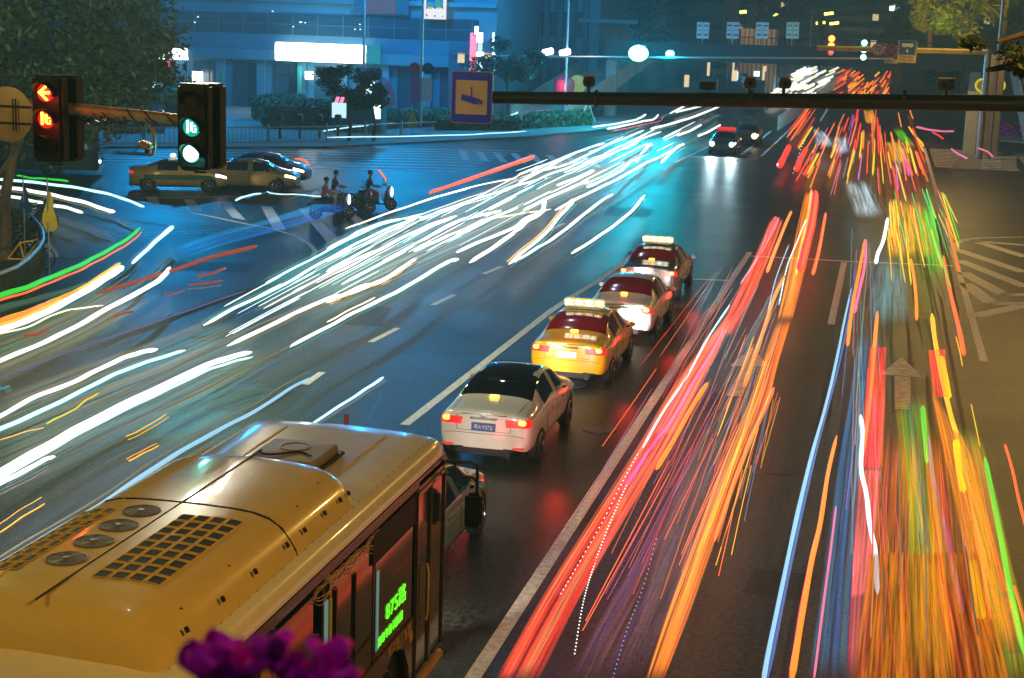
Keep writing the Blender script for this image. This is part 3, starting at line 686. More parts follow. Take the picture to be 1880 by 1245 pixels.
        r.lathe([(.03,.006),(.03,.02),(.02,.024)],(x,y,zt),'Z',12); r.build('fan_guard','galvanised',f)
        for dx,dy in((.19,.0),(-.19,0)): pass
    # ridges that run along the pod, latches
    for y0,y1,par in((4.7,7.33,pr_),(7.38,9.3,t)):
        for x in(-.04,-.62): 
            rr=MB(); rr.tube([(x,y0+(y1-y0)*k/8,top(x,-.004)) for k in range(9)],.012,6); rr.build('ridge','bus_trim' if x>-.3 else 'bus_pod',par,smooth=True)
    for y in(5.0,5.7,6.4,7.15,7.6,8.15,8.6,8.85,):
        MB().box((1.09,y,3.2),(.05,.035,.03),ry=R(60)).build('latch','dark_steel',t,bevel=.005)
    # rivets, roof joints and water stains
    for y,x in((5.2,.95),(6.2,.93),(7.9,.9),(8.6,.85)): MB().lathe([(.014,0),(.009,.008)],(x,y,top(x,0)),'Z',8).build('bolt','dark_steel',t)
    # roof hatch
    h=MB(); h.box((.04,10.03,3.125),(.86,.98,.05)); hb=h.build('hatch_base','dark_steel',t,bevel=.01)
    h=MB(); h.grid([[(x*s,y*s,z) for x,y in((-.38,-.42),(-.2,-.44),(.2,-.44),(.38,-.42),(.39,0),(.38,.40),(.1,.42),(-.1,.42),(-.38,.40),(-.39,0),(-.38,-.42))] for s,z in((1,.0),(1,.06),(.95,.10),(.45,.115),(.0,.118))]); hc=h.build('hatch_lid','hatch_plastic',t,smooth=False,loc=(.04,10.03,3.15))
    h=MB(); h.lathe([(.17,.11),(.17,.125),(.155,.128),(.15,.118)],(0,.05,0),'Z',28); h.build('hatch_disc','hatch_plastic',hc)
    h=MB(); h.tube([(.3-.6*k/10,-.26+.10*math.sin(k*.6),.125) for k in range(11)],.012,6); h.build('hatch_rib','dark_steel',hc)
    # mirror on its bracket
    m=MB()
    m.tube([(1.2,11.95,2.72),(1.32,12.1,2.66),(1.45,12.35,2.62),(1.55,12.38,2.58),(1.55,12.38,2.2)],.022,8); m.tube([(1.2,11.97,2.55),(1.3,12.1,2.5),(1.5,12.36,2.42),(1.55,12.38,2.36)],.018,8)
    m.tube([(1.33,12.1,2.66),(1.33,12.12,2.5)],.015,6); m.build('mirror_bracket','dark_steel',t,smooth=True)
    MB().box((1.52,12.36,2.0),(.22,.13,.46),rz=R(10)).build('mirror','black_plastic',t,bevel=.045,smooth=True)
    MB().box((1.52,12.292,2.0),(.17,.01,.38),rz=R(10)).build('mirror_glass','glass_dark',t)
    MB().box((-.1,12.05,2.75),(.1,.1,.1)).build('camera_bracket','dark_steel',t)
    MB().tube([(-.08,12.1,2.7),(-.08,12.14,2.98),(-.1,12.2,3.12)],.03,8).build('marker_post','sign_red',t)
    return t
BUS=bus()
head_beam(BUS,420,L=12.05)
for o in BUS.children:
    if o.type=='LIGHT': o.location.x*=1.4
# ------------------------------------------------------------------ traffic signals on their mast
def visor(name,m,par,loc,s=1):
    b=MB(); rows=[]
    for q in range(6):
        u=q/5; rows.append([(.165*math.cos(R(a))*(1-.03*u),-.26*u*(.35+.65*max(0,math.sin(R(a)))),.165*math.sin(R(a))) for a in range(-20,201,20)])
    b.grid(rows); rows2=[[(x*1.04,y,z*1.04) for x,y,z in r] for r in rows]; b.grid(rows2)
    return b.build(name,m,par,smooth=True,loc=loc)
def dots(name,pts,m,par,r=.010,y=0.,z0=0.):
    b=MB(); pts=[(x,z+z0) for x,z in pts]
    for x,z in pts: b.lathe([(r,0),(r,-.012),(r*.5,-.018)],(x,y,z),'Y',6)
    return b.build(name,m,par)
def signal(name_label,loc,kinds,rz=0):
    t=thing('traffic_signal',name_label,'traffic light',loc,rz,'twin traffic signals on the roadside mast')
    MB().box((0,.13,0),(.54,.26,1.38)).build('housing','signal_black',t,bevel=.05,smooth=True)
    MB().box((.05,.50,.0),(.54,.34,1.38)).build('rear_housing','signal_black',t,bevel=.05,smooth=True)
    b=MB(); b.box((0,.3,.45),(.14,.1,.06)); b.box((0,.3,-.45),(.14,.1,.06)); b.tube([(0,.3,-.62),(-.1,.3,-.75),(.1,.3,-.75)],.02,6); b.build('clamp','dark_steel',t)
    for i,(z,k) in enumerate(zip((.42,0,-.42),kinds)):
        L={'red':'lamp_red','off':'void_black','green':'lit_green_soft','redoff':'lamp_red','offred':'lamp_red'}.get(k.split('_')[0],'void_black')
        lens=MB().lathe([(.15,0),(.15,-.012),(.11,-.03),(.05,-.04)],(0,-.002,z),'Y',24).build('lens','lit_red_soft' if k.startswith('red_') else L,t,smooth=True)
        vm={'r':'signal_black','g':'signal_black','o':'signal_black'}[k[0]]; visor('visor',vm,t,(0,-.004,z))
        MB().lathe([(.12,.61),(.12,.68),(.09,.72)],(0.02,0,z),'Y',16).build('rear_visor','signal_black',t,smooth=True)
        if k=='red_arrow':
            P=[(-.10+u*.055+v*.0,.0+v) for u in range(4) for v in(0,)]
            P=[]
            for q in range(9):
                for w_ in(0,.022): P.append((-.10+q*.016+w_,q*.014)); P.append((-.10+q*.016+w_,-q*.014))
            for q in range(7): P+= [(-.05+q*.022,.012),(-.05+q*.022,-.012)]
            dots('lit_arrow',P,'lit_signal_yellow',lens,.013,-.045,z)
        if k in('red_digit','green_digit'):
            P=[(-.06,.10-q*.02) for q in range(10)]+[(-.042,.10-q*.02) for q in range(10)]+[(.01,.07-q*.02) for q in range(7)]+[(.028,.07-q*.02) for q in range(7)]+[(.04+q*.018,.02) for q in range(3)]+[(.04+q*.018,-.07) for q in range(3)]+[(.085,-.02-q*.016) for q in range(4)]
            dots('lit_digit',P,'lit_signal_yellow' if k[0]=='r' else 'lit_cool',lens,.013,-.045,z)
        if k=='green_full':
            dots('lit_disc',[(math.cos(a)*r,math.sin(a)*r) for r,n in((0,1),(.03,6),(.06,12),(.09,18),(.12,24)) for a in[2*math.pi*q/n for q in range(n)]],'lit_green',lens,.018,-.042,z)
    return t
S1=signal('red traffic signal with a lit left arrow, beside the round sign back',(-13.05,23.0,6.19),('red_arrow','red_digit','off'))
point_lamp((0,-.30,.36),(1,.02,.02),12,.08,S1,'red_light'); point_lamp((0,-.30,-.05),(1,.02,.02),10,.08,S1,'red_light')
S2=signal('green traffic signal with its lowest lamp fully lit, right of the mast arm',(-10.82,23.6,6.13),('off','green_digit','green_full'))
point_lamp((0,-.25,-.4),(.1,1,.8),16,.08,S2,'green_light')
mt=thing('signal_mast','brown mast arm wrapped with loose cables that carries both signals','signal mast',(-18,22.6,0))
b=MB(); b.tube([(-2.,-.1,6.5),(2,.2,6.42),(5.0,.7,6.36),(7.1,1.2,6.22)],[.12,.115,.10,.085],14); b.build('arm','mast_paint',mt,smooth=True)
MB().tube([(-2,-.1,0),(-2,-.1,6.7)],.16,14).build('pole','mast_paint',mt,smooth=True)
random.seed(5)
for k in range(9):
    P=[]; ph=random.random()*6; am=random.uniform(.08,.13); x0=random.uniform(4.4,5.2); x1=x0+random.uniform(.9,2.0); tw=random.uniform(3,8)
    for q in range(40):
        u=q/39; x=x0+(x1-x0)*u; yy=.2+(x-2)*.19; zz=6.42-(x-2)*.036
        P.append((x,yy+(am+.01)*math.cos(ph+tw*u*3),zz-.01+am*math.sin(ph+tw*u*3)-.06*math.sin(u*math.pi)*(k%3)))
    MB().tube(P,.007 if k%2 else .011,5).build('cable','black_plastic',mt,smooth=True)
cc=thing('cctv_camera','small camera hanging on a curved pipe under the signal mast arm','camera',(0,0,0))
q=atY(270,232,23.1)
b=MB(); P=[atY(x,y,23.1) for x,y in((272,228),(279,236),(283,250),(284,272),(281,283),(275,285),(270,280),(267,270))]; b.tube(P,.03,8); b.build('bracket','mast_paint',cc,smooth=True)
e=atY(268,266,23.05); MB().box(e,(.24,.14,.10),rz=R(-10),ry=R(15)).build('camera_body','mast_paint',cc,bevel=.03,smooth=True)
MB().box(e+Vector((.02,0,-.09)),(.06,.06,.08)).build('camera_mount','dark_steel',cc)
# round sign seen from behind, at the left edge
q=atY(14,210,22.3)
rsn=thing('round_sign','round sign plate seen from behind, left of the red signal','sign',tuple(q))
MB().lathe([(.41,0),(.43,.006),(.43,.02),(.41,.026)],(0,0,0),'Y',40).build('plate','sign_back',rsn,smooth=True)
b=MB(); 
for z in(-.13,.13): b.box((0,-.03,z),(.84,.02,.03))
for x in(.12,.17): b.box((x,-.045,0),(.015,.02,.5))
b.build('bracket','dark_steel',rsn)
# gantry with enforcement cameras
gt=thing('gantry','long dark gantry beam that crosses the whole carriageway','gantry',(0,33,0))
A=atY(905,179,33); B=atY(1880,190,33); dv=(B-A)/(B.x-A.x); E2=A+dv*(13-A.x)
b=MB(); b.tube([(A.x,0,A.z),(E2.x,0,E2.z)],[.13,.2],16); b.build('beam','beam_paint',gt,smooth=True)
MB().tube([(E2.x,0,0),(E2.x,0,E2.z+.3)],.22,16).build('column','beam_paint',gt,smooth=True)
for x in(1095,1660,1380): 
    p=atY(x,181,33); MB().tube([(p.x-.03,0,p.z),(p.x+.03,0,p.z)],.175,14).build('flange','dark_steel',gt,smooth=True)
def beam_z(x): return A.z+dv.z*(x-A.x)
cams=[(1080,'camera box at the left part of the dark gantry beam'),(1374,'left one of the two gantry camera boxes above the white headlights'),(1438,'right one of the two gantry camera boxes above the white headlights'),(1735,'camera box at the right part of the dark gantry beam')]
for px,lb in cams:
    p=atY(px,180,33); z=beam_z(p.x)+.13
    t=thing('gantry_camera',lb,'camera',(p.x,33,z),R(12 if px<1700 else -14),'camera boxes on the gantry beam')
    b=MB(); b.slab([(-.10,-.17,.12),(.10,-.17,.12),(.135,-.17,.22),(.10,-.17,.33),(-.10,-.17,.33),(-.135,-.17,.22)],(0,.42,0)); b.build('camera_body','dark_steel',t,bevel=.012)
    MB().box((0,.03,.345),(.30,.52,.015)).build('rain_hood','mast_paint',t,bevel=.004)
    MB().lathe([(.05,-.19),(.05,-.17)],(0,0,.22),'Y',14).build('lens','glass_dark',t)
    MB().tube([(0,0,0),(0,0,.13)],.035,8).build('mount','dark_steel',t)
p=atY(1298,180,33); z=beam_z(p.x)+.13
t=thing('flood_box','flat dark lamp box on a V bracket on the gantry beam','lamp',(p.x,33,z))
MB().box((0,0,.16),(.33,.10,.16)).build('housing','black_plastic',t,bevel=.015); b=MB(); b.tube([(-.14,0,-.05),(0,0,.08),(.14,0,-.05)],.012,6); b.build('bracket','dark_steel',t)
# camera warning sign
p=atY(870,180,33)
t=thing('camera_sign','blue bordered sign showing a surveillance camera, on the end of the gantry','sign',(p.x,32.8,p.z+.02))
def rr(w,h,r,y):
    P=[]
    for cx,cz,a0 in((w-r,h-r,0),(-w+r,h-r,90),(-w+r,-h+r,180),(w-r,-h+r,270)):
        for q in range(5): a=R(a0+22.5*q); P.append((cx+r*math.cos(a),y,cz+r*math.sin(a)))
    return P
MB().slab(rr(.455,.55,.06,0),(0,.04,0)).build('plate','sign_back',t)
MB().slab(rr(.44,.535,.05,-.004),(0,.003,0)).build('face','sign_navy',t)
MB().slab(rr(.345,.36,.01,-.008),(0,.003,0)).build('panel','sign_sand',t)
b=MB(); b.slab([(-.015,-.012,.22),(0.01,-.012,.22),(0.01,-.012,.03),(-.015,-.012,.03)],(0,.003,0)); b.slab([(-.05,-.012,.035),(.05,-.012,.01),(.05,-.012,-.005),(-.05,-.012,.02)],(0,.003,0))
b.slab([(-.21,-.013,.06),(.20,-.013,-.03),(.12,-.013,-.15),(-.23,-.013,-.06)],(0,.003,0)); b.slab([(.22,-.013,-.05),(.25,-.013,-.04),(.23,-.013,-.14),(.17,-.013,-.13)],(0,.003,0)); b.slab([(.19,-.0135,-.07),(.205,-.0135,-.05),(.165,-.0135,-.12),(.14,-.0135,-.13)],(0,.003,0))
b.build('pictogram','sign_navy',t)
b=MB(); b.box((.2,.06,0),(.5,.05,.06)); b.build('clamp','dark_steel',t)
# ------------------------------------------------------------------ lamps
def lamp_post(label,x,y,h,arm,col,power,head_m='lit_sodium',heads=1,group=None,rz=0,pm='galvanised',hs=1.,r=.2):
    t=thing('street_lamp',label,'street lamp',(x,y,0),rz,group)
    MB().tube([(0,0,0),(0,0,h*.5),(0,0,h)],[.13,.10,.07],10).build('pole',pm,t,smooth=True)
    MB().tube([(0,0,h),(arm*.15,0,h+.35),(arm*.5,0,h+.55),(arm,0,h+.5)],[.06,.05,.045,.04],8).build('arm',pm,t,smooth=True)
    for k in range(heads):
        xx=arm-k*.9*hs
        MB().box((xx,0,h+.45),(.75*hs,.32*hs,.14*hs),ry=R(-8)).build('lamp_head','dark_steel',t,bevel=.03)
        MB().box((xx,0,h+.45-.07*hs-.09*hs),(.6*hs,.26*hs,.18*hs),ry=R(-8)).build('lamp_glass',head_m,t,bevel=.01)
    if power: point_lamp((arm,0,h+.1),col,power,r,t,'lamp_light')
    return t
SOD=(1,.55,.12)
# near sodium lamps: they stand outside the frame beside the road
lamp_post('street lamp on the right kerb near the footbridge',6.5,9,11,-2.5,SOD,2900)
lamp_post('street lamp on the right kerb beyond the gantry',7.5,40,11,-2.5,SOD,850)
lamp_post('added long armed lamp for the roof highlight, standing left of the bus, its head high over the lane',-25,32.4,9.3,10.4,(1,.93,.72),2600,'lit_white',r=.55)  # added lamp out of view, placed for a pale highlight on the bus roof
lamp_post('added street lamp on the right kerb, to brighten the hatched area',9.5,64,11,-2.5,SOD,2200)  # added lamp out of view that brightens the hatched paint
lamp_post('street lamp left of the bus lane near the footbridge',-21,8,11,2.5,(1,.74,.22),2600)
lamp_post('street lamp at the near left pavement',-26,30,11,2.2,(.75,.95,.36),2600)
# visible poles in the far left
P=at(772,238); p1=lamp_post('pale lamp pole with two round signs and banners, left of the camera sign',P.x,P.y,13,3,(.0,.34,.85),4200,'lit_cool')
for s,m in((-1,'sign_red'),(1,'window_dark')): MB().lathe([(.42,0),(.42,.03)],(s*.5,-.15,6.6-2.2),'Y',20).build('round_plate',m,p1)
for s,m in((-1,'petal_pink'),(1,'sign_white')): MB().box((s*.45,-.1,2.9),(.75,.03,1.7)).build('banner',m,p1)
P=at(1036,226); p2=lamp_post('tall lamp pole at the foot of the ramp, right of the camera sign',P.x,P.y,15,3,(.0,.34,.85),4200,'lit_cool')
# added coloured spots without fixtures, pools of light on road and cars
def pool(px,py,frm,col,pw,ang):
    g=at(px,py); spot_lamp(frm,g,col,pw,ang,.3,None,1.0,'added_lane_spot')
pool(850,530,(-24,62,12),(.0,.75,.75),3600,15); pool(950,560,(-22,64,12),(1,.8,.3),2200,13); pool(1040,470,(-22,70,12),(1,.85,.35),2000,11)
pool(220,600,(-28,52,12),(1,.8,.2),1000,12); pool(640,700,(-24,50,12),(.6,1,.38),2600,30); pool(1060,400,(-22,74,12),(.0,.6,.9),900,12)
pool(330,350,(-24,52,11),(1,.78,.3),1500,20); pool(430,400,(-26,48,11),(.85,1,.95),5500,22); pool(560,420,(-26,46,11),(.85,1,.9),900,16); pool(400,620,(-26,40,11),(.75,1,.45),3200,34); pool(180,470,(-30,40,11),(.6,1,.6),1600,24)
# cyan floodlights on a thin arm
mt=thing('floodlight_mast','thin mast arm carrying two blazing cyan floodlights over the far junction','floodlight',(0,0,0))
MB().tube([atY(905,103,121),atY(1640,108,127)],.07,8).build('arm','galvanised',mt,smooth=True)
q=atY(905,103,121); MB().tube([(q.x,q.y,0),(q.x,q.y,q.z)],.11,8).build('pole','galvanised',mt,smooth=True)
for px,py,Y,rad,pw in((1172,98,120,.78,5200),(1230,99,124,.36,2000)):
    q=atY(px,py,Y); g=MB().lathe([(rad*math.sin(R(a)),rad*.8*math.cos(R(a))) for a in(178,150,120,90,60,30,2)],q,'Z',18).build('lamp_glare_globe','lit_cyan',mt,smooth=True)  # glare of the floodlight put into the size of the globe
    MB().box(q+Vector((0,.5,rad*.7)),(rad*1.1,.8,.15)).build('lamp_hood','dark_steel',mt)
    point_lamp(q+Vector((0,-rad-.3,-.3)),(.0,.75,1),pw,.5,mt,'floodlight')
# added blue lamp posts, put in to brighten the facade
for x,y,pw,lb in((-52,104,4200,'added plaza lamp post in front of the dark tower, left'),(-39,116,3600,'added plaza lamp post by the hedge below the white sign')):
    lamp_post(lb,x,y,12.5,2,(.0,.33,.82),pw*2.7,'lit_cool')
# double-headed row beyond the footbridge
for i,(px,py,Y,n) in enumerate(((1328,8,230,2),(1362,17,260,2),(1395,20,300,2),(1420,22,345,2),(1522,20,300,1),(1532,38,420,2),(1404,0,0,0))):
    if not n: continue
    q=atY(px,py,Y); hs=2.1*Y/230
    t=lamp_post('%s double lamp of the row beyond the footbridge'%('first','second','third','fourth','bright single','last and smallest')[i] if n==2 else 'bright lone yellow lamp above the red far signal',q.x-3,q.y,q.z-.5,3,(1,.55,.1),2500,'lit_sodium',n,'yellow lamps lining the far road',hs=hs)
for px,py,Y,lb in((1015,115,150,'warm round lamp beside the ramp'),):
    q=atY(px,py,Y); lamp_post(lb,q.x,q.y+1,q.z-.45,0.4,(1,.6,.25),800,'lit_warm',hs=2.4)
q=at(1815,292); p3=lamp_post('tall pale lamp pole by the right hand stairs',q.x,q.y,16,-3,(1,.62,.2),5000,'lit_sodium')
# ------------------------------------------------------------------ footbridge and ramps
fb=thing('footbridge','dark footbridge deck crossing the far road','footbridge')
def Q(x,y,Y): return atY(x,y,Y)
a1,a2=Q(1100,66,136),Q(1700,88,136); zb=4.85
def lerpx(x): return x
b=MB(); b.box(((-24+6.0)/2,137.5,5.85),(30,3,1.5)); b.build('deck','deck_paint',fb,bevel=.05)
for x in(-23.5,7): MB().box((x,137.5,2.5),(.9,1.4,5.1)).build('pier','concrete',fb,bevel=.1)
b=MB()
for k in range(59): b.tube([(-23.7+k*.5,136.05,6.6),(-23.7+k*.5,136.05,7.25)],.025,4)
b.tube([(-24,136.05,7.25),(6,136.05,7.25)],.04,6); b.build('railing','dark_steel',fb)
random.seed(11)
for px,lb in((1290,'direction board pair furthest left on the footbridge'),(1345,'direction board pair second from the left on the footbridge'),(1399,'direction board pair before the orange lit wall'),(1455,'direction board pair with a green band, furthest right')):
    q=Q(px,56,135.6); t=thing('direction_board',lb,'sign',(q.x,135.8,6.6),0,'paired sign boards on the footbridge')
    h=q.z-6.6
    MB().tube([(0,0,0),(0,0,h+.7)],.05,6).build('pole','galvanised',t)
    for s in(-.27,.27): 
        MB().box((s,0,h),(.5,.05,1.35)).build('panel','sign_white',t)
        for k in range(3): MB().box((s,-.03,h+.4-.38*k),(.36,.01,.14 if k!=1 else .06)).build('lettering','sign_blue' if px!=1455 else 'facade_green',t)
# far signals and signs hanging below the deck
def far_signal(label,px,py,Y,kind):
    q=Q(px,py,Y); t=thing('far_signal',label,'traffic light',tuple(q),0,'signals at the far side of the junction')
    MB().box((0,.15,0),(.5,.3,1.5)).build('housing','signal_black',t,bevel=.05)
    for k in range(3):
        z=.48-.48*k; lit=(kind=='r' and k<2) or(kind=='g')
        m='lit_signal_yellow' if kind=='r' and lit else ('lit_green' if kind=='g' else 'lamp_clear')
        if kind=='g' and k==0: m='lit_green'
        MB().lathe([(.2,0),(.2,-.03),(.1,-.06)],(0,-.01,z),'Y',16).build('lens',m,t)
        if kind=='r' and lit: MB().lathe([(.26,0),(.26,-.02),(.2,-.02),(.2,0)],(0,-.01,z),'Y',18).build('lens_ring','lit_red',t)
    point_lamp((0,-.5,.2),(1,.03,.03) if kind=='r' else (.05,1,.75),120,.2,t,'signal_light')
    return t
far_signal('far red signal with two lit lamps under the footbridge edge',1526,84,112,'r'); far_signal('far signal glowing green beside the 70 sign',1586,92,110,'g')
t=thing('speed_sign','round 70 speed limit sign beside the far green signal','sign',tuple(Q(1612,91,108)))
MB().lathe([(.42,0),(.42,.04)],(0,0,0),'Y',28).build('rim_plate','sign_red',t); MB().lathe([(.36,-.01),(.36,.01)],(0,0,0),'Y',28).build('face','sign_white',t)
text_mesh('digits','70',.45,'black_print',t,(0,-.015,0),(R(90),0,0),ext=.003)
t=thing('no_stopping_sign','round no stopping sign with a distance plate below, between the 70 and bus signs','sign',tuple(Q(1637,94,108)))
MB().lathe([(.46,0),(.46,.04)],(0,0,0),'Y',28).build('rim_plate','sign_red',t); MB().lathe([(.38,-.01),(.38,.01)],(0,0,0),'Y',28).build('face','sign_blue',t)
b=MB(); b.box((0,-.016,0),(.78,.008,.075),ry=R(45)); b.box((0,-.02,0),(.78,.008,.075),ry=R(-45)); b.build('cross','sign_red',t)
MB().box((0,0,-.66),(.85,.04,.26)).build('distance_plate','sign_white',t); text_mesh('distance_text','440m→',.22,'black_print',t,(0,-.025,-.66),(R(90),0,0),ext=.003)
t=thing('bus_lane_sign','square blue bus lane sign with a pale hours plate below','sign',tuple(Q(1666,88,108)))
MB().box((0,.01,0),(1.24,.04,.96)).build('plate','sign_white',t,bevel=.01); MB().box((0,-.014,0),(1.18,.01,.90)).build('face','sign_blue',t)
b=MB(); b.box((0,-.022,.18),(.72,.008,.22)); b.lathe([(.05,0),(.05,.008)],(-.2,-.03,.06),'Y',10); b.lathe([(.05,0),(.05,.008)],(.2,-.03,.06),'Y',10); b.slab([(-.06,-.026,-.3),(.06,-.026,-.3),(.07,-.026,-.2),(0,-.026,-.05),(-.07,-.026,-.2)],(0,.006,0))
for s in(-.53,.53):
    for k in range(4): b.box((s,-.022,.34-.22*k),(.045,.008,.11))
b.build('bus_symbol','white_print',t)
MB().box((0,.01,-.72),(1.2,.04,.46)).build('hours_plate','sign_sand',t); text_mesh('hours_text','7:00-9:00',.22,'black_print',t,(0,-.025,-.61),(R(90),0,0),ext=.003,sx=.95); text_mesh('hours_text','17:00-19:00',.22,'black_print',t,(0,-.025,-.83),(R(90),0,0),ext=.003,sx=.9)
t=thing('sign_gantry','yellow lit beam that carries the far signals and signs','gantry'); a1,a2=Q(1500,88,109),Q(1815,96,109)
MB().tube([a1+Vector((0,.3,0)),a2+Vector((0,.3,0))],.17,10).build('beam','beam_yellow',t,smooth=True); MB().tube([(a2.x,a2.y+.3,0),(a2.x,a2.y+.3,a2.z+.2)],.22,12).build('column','galvanised',t,smooth=True)
spot_lamp((a2.x-4,a2.y-3,a2.z-2.5),(a2.x-4,a2.y,a2.z),(1,.7,.1),260,90,.2,t)
# ramp at left of the floodlight, right hand stairs
def ramp(label,cx,pts,w):
    t=thing('footbridge_ramp',label,'ramp'); return t
t=thing('footbridge_ramp','concrete ramp with pale side walls rising to the footbridge on the left','ramp')
lo=Vector((-27.2,124.5,.15)); hi=Vector((-23.5,152,5.6)); n=Vector((-1,.13,0)).normalized()
def strip(off0,off1,z0,z1,name,m):
    b=MB(); a,c=lo+n*off0,hi+n*off0; d,e=lo+n*off1,hi+n*off1
    b.add([a+Vector((0,0,z0)),d+Vector((0,0,z0)),e+Vector((0,0,z0)),c+Vector((0,0,z0)),a+Vector((0,0,z1)),d+Vector((0,0,z1)),e+Vector((0,0,z1)),c+Vector((0,0,z1))],[(0,1,2,3),(4,5,6,7),(0,1,5,4),(1,2,6,5),(2,3,7,6),(3,0,4,7)]); return b.build(name,m,t)
strip(-2.2,2.2,-.2,0,'slope','concrete_warm'); strip(-2.35,-2.2,-.4,1.1,'side_wall','concrete_warm'); strip(2.2,2.35,-.4,1.1,'side_wall','concrete')
b=MB()
for k in range(16): 
    p=lo+(hi-lo)*(k/15); b.box(p+Vector((0,0,.012)),(4.3,.07,.03))
b.build('tread_strip','concrete',t)
spot_lamp((-22,118,9),(-25,132,1),(1,.55,.4),900,50,.3,t)
t=thing('footbridge_stairs','wide stairs with pale walls rising to the footbridge on the right','stairs')
q=at(1805,290)
MB().box((q.x+.5,q.y+3,3.4),(1.1,1.3,6.8)).build('pillar','concrete_warm',t,bevel=.05)
MB().box((q.x-.75,q.y+4.2,2.1),(.8,.6,4.2)).build('panel_wall','sign_white',t)
b=MB(); z0=q.y+1
for k in range(24): b.box((q.x+2.6+3.2+k*.02,q.y+28-k*1.0,5.8-k*.235),(5.2,1.02,.24))
b.build('steps','concrete_warm',t)
for xo in(3.1,8.6):
    MB().add([(q.x+xo,q.y+28.5,5.4),(q.x+xo,q.y+4,-.1),(q.x+xo,q.y+4,1.3),(q.x+xo,q.y+28.5,7.0),(q.x+xo+.2,q.y+28.5,5.4),(q.x+xo+.2,q.y+4,-.1),(q.x+xo+.2,q.y+4,1.3),(q.x+xo+.2,q.y+28.5,7.0)],[(0,1,2,3),(4,5,6,7),(0,1,5,4),(1,2,6,5),(2,3,7,6),(3,0,4,7)]).build('side_wall','concrete',t)
    rb=MB(); rb.tube([(q.x+xo+.1,q.y+28.5,7.5),(q.x+xo+.1,q.y+4,1.8)],.05,6)
    for k in range(18): rb.tube([(q.x+xo+.1,q.y+28.5-k*1.44,6.95-k*.335),(q.x+xo+.1,q.y+28.5-k*1.44,7.45-k*.335)],.025,4)
    rb.build('handrail','galvanised',t)
for px,py,lb in((1803,157,'left one of two bright yellow round warning discs by the stairs'),(1833,157,'right one of two bright yellow round warning discs by the stairs')):
    qq=Q(px,py,118); t=thing('warning_disc',lb,'sign',(qq.x,qq.y,0),0,'yellow discs by the stairs'); 
    MB().lathe([(.46,0),(.5,.02),(.5,.06),(.46,.08)],(0,0,qq.z),'Y',20).build('disc','lit_yellow_disc',t); MB().lathe([(.34,-.01),(.36,-.012),(.30,-.012)],(0,0,qq.z),'Y',20).build('ring','beam_yellow',t); MB().box((0,.04,qq.z-.8),(.14,.06,.7)).build('stem','lit_yellow_disc',t); MB().tube([(0,.1,0),(0,.1,qq.z)],.04,6).build('pole','galvanised',t)
# ------------------------------------------------------------------ fences
def fence(label,P,h,step,base=.1,m='dark_steel',post=3.,foot=True,caps=False,bar=.02):
    t=thing('road_fence',label,'fence'); pts=[Vector((p[0],p[1],base)) for p in P]
    rail=MB(); bars=MB(); posts=MB(); acc=0; pa=0
    for i in range(len(pts)-1):
        a,c=pts[i],pts[i+1]; L=(c-a).length; k=0
        rail.tube([a+Vector((0,0,h)),c+Vector((0,0,h))],.035,6); rail.tube([a+Vector((0,0,.15)),c+Vector((0,0,.15))],.03,6)
        n=int(L/step)
        for q in range(n): p=a+(c-a)*(q/n); bars.tube([p+Vector((0,0,.12)),p+Vector((0,0,h))],bar,4,cap=False)
        n=max(1,int(L/post))
        for q in range(n):
            p=a+(c-a)*(q/n); posts=MB(); posts.box(p+Vector((0,0,(h+.2)/2)),(.10,.10,h+.2)); 
            if foot: posts.box(p+Vector((0,0,.04)),(.5,.3,.08))
            if caps: posts.box(p+Vector((0,0,h+.3)),(.28,.18,.22))
            posts.build('post',m,t)
    rail.build('rail',m,t); bars.build('bars',m,t); return t
fence('grey pedestrian fence with footed posts along the far left kerb',[at(150,268),at(380,267),at(600,263),at(800,252)],1.05,.28,.0,'galvanised',3.3,True)
fence('white median fence beginning behind the patrol car',[at(1428,240),at(1490,197)],1.0,.5,.0,'sign_white',1.5,False)
fence('white median fence running on under the footbridge to the far lights',[(-7.75,176,0),(-7.2,330,0)],1.0,1.6,.0,'sign_white',6,False)
for i,px in enumerate((492,529,566,601)):
    q=at(px,262); t=thing('bollard_lamp','%s dark bollard on the far left kerb, counted from the left'%('first','second','third','fourth')[i],'bollard',(q.x,q.y+2,.13),0,'bollards on the far kerb'); MB().tube([(0,0,0),(0,0,1.2)],.09,8).build('post','dark_steel',t); MB().box((0,0,1.35),(.4,.35,.4)).build('head','dark_steel',t,bevel=.05)
# curved railing round the bicycles
rp=[at(x,y,1.15) for x,y in((-60,365),(-10,372),(15,377),(44,388),(65,404),(77,421),(80,440),(70,457),(53,474),(31,490),(0,502),(-60,518))]
isl=MB().prism([(p.x,p.y) for p in rp]+[(-60,44),(-60,62)],-.1,.13); struct(isl.build('island_pavement','soil'))
t=thing('curved_railing','curved dark railing with a pale top rail round the parked bicycles','railing')
cr=[Vector((p.x,p.y,0)) for p in rp]; fine=[]
for i in range(len(cr)-1):
    n=max(2,int((cr[i+1]-cr[i]).length/.16)); fine+=[cr[i].lerp(cr[i+1],k/n) for k in range(n)]
MB().tube([p+Vector((0,0,1.15)) for p in cr],.055,8).build('top_rail','galvanised',t,smooth=True)
b=MB(); 
for p in fine: b.tube([p+Vector((0,0,.1)),p+Vector((0,0,1.12))],.022,4,cap=False)
b.tube([p+Vector((0,0,.2)) for p in cr],.03,6); b.build('bars','dark_steel',t)
MB().grid([[p+Vector((0,0,-.02)) for p in cr],[p+Vector((0,0,.16)) for p in cr]]).build('plinth','kerb_stone',t)
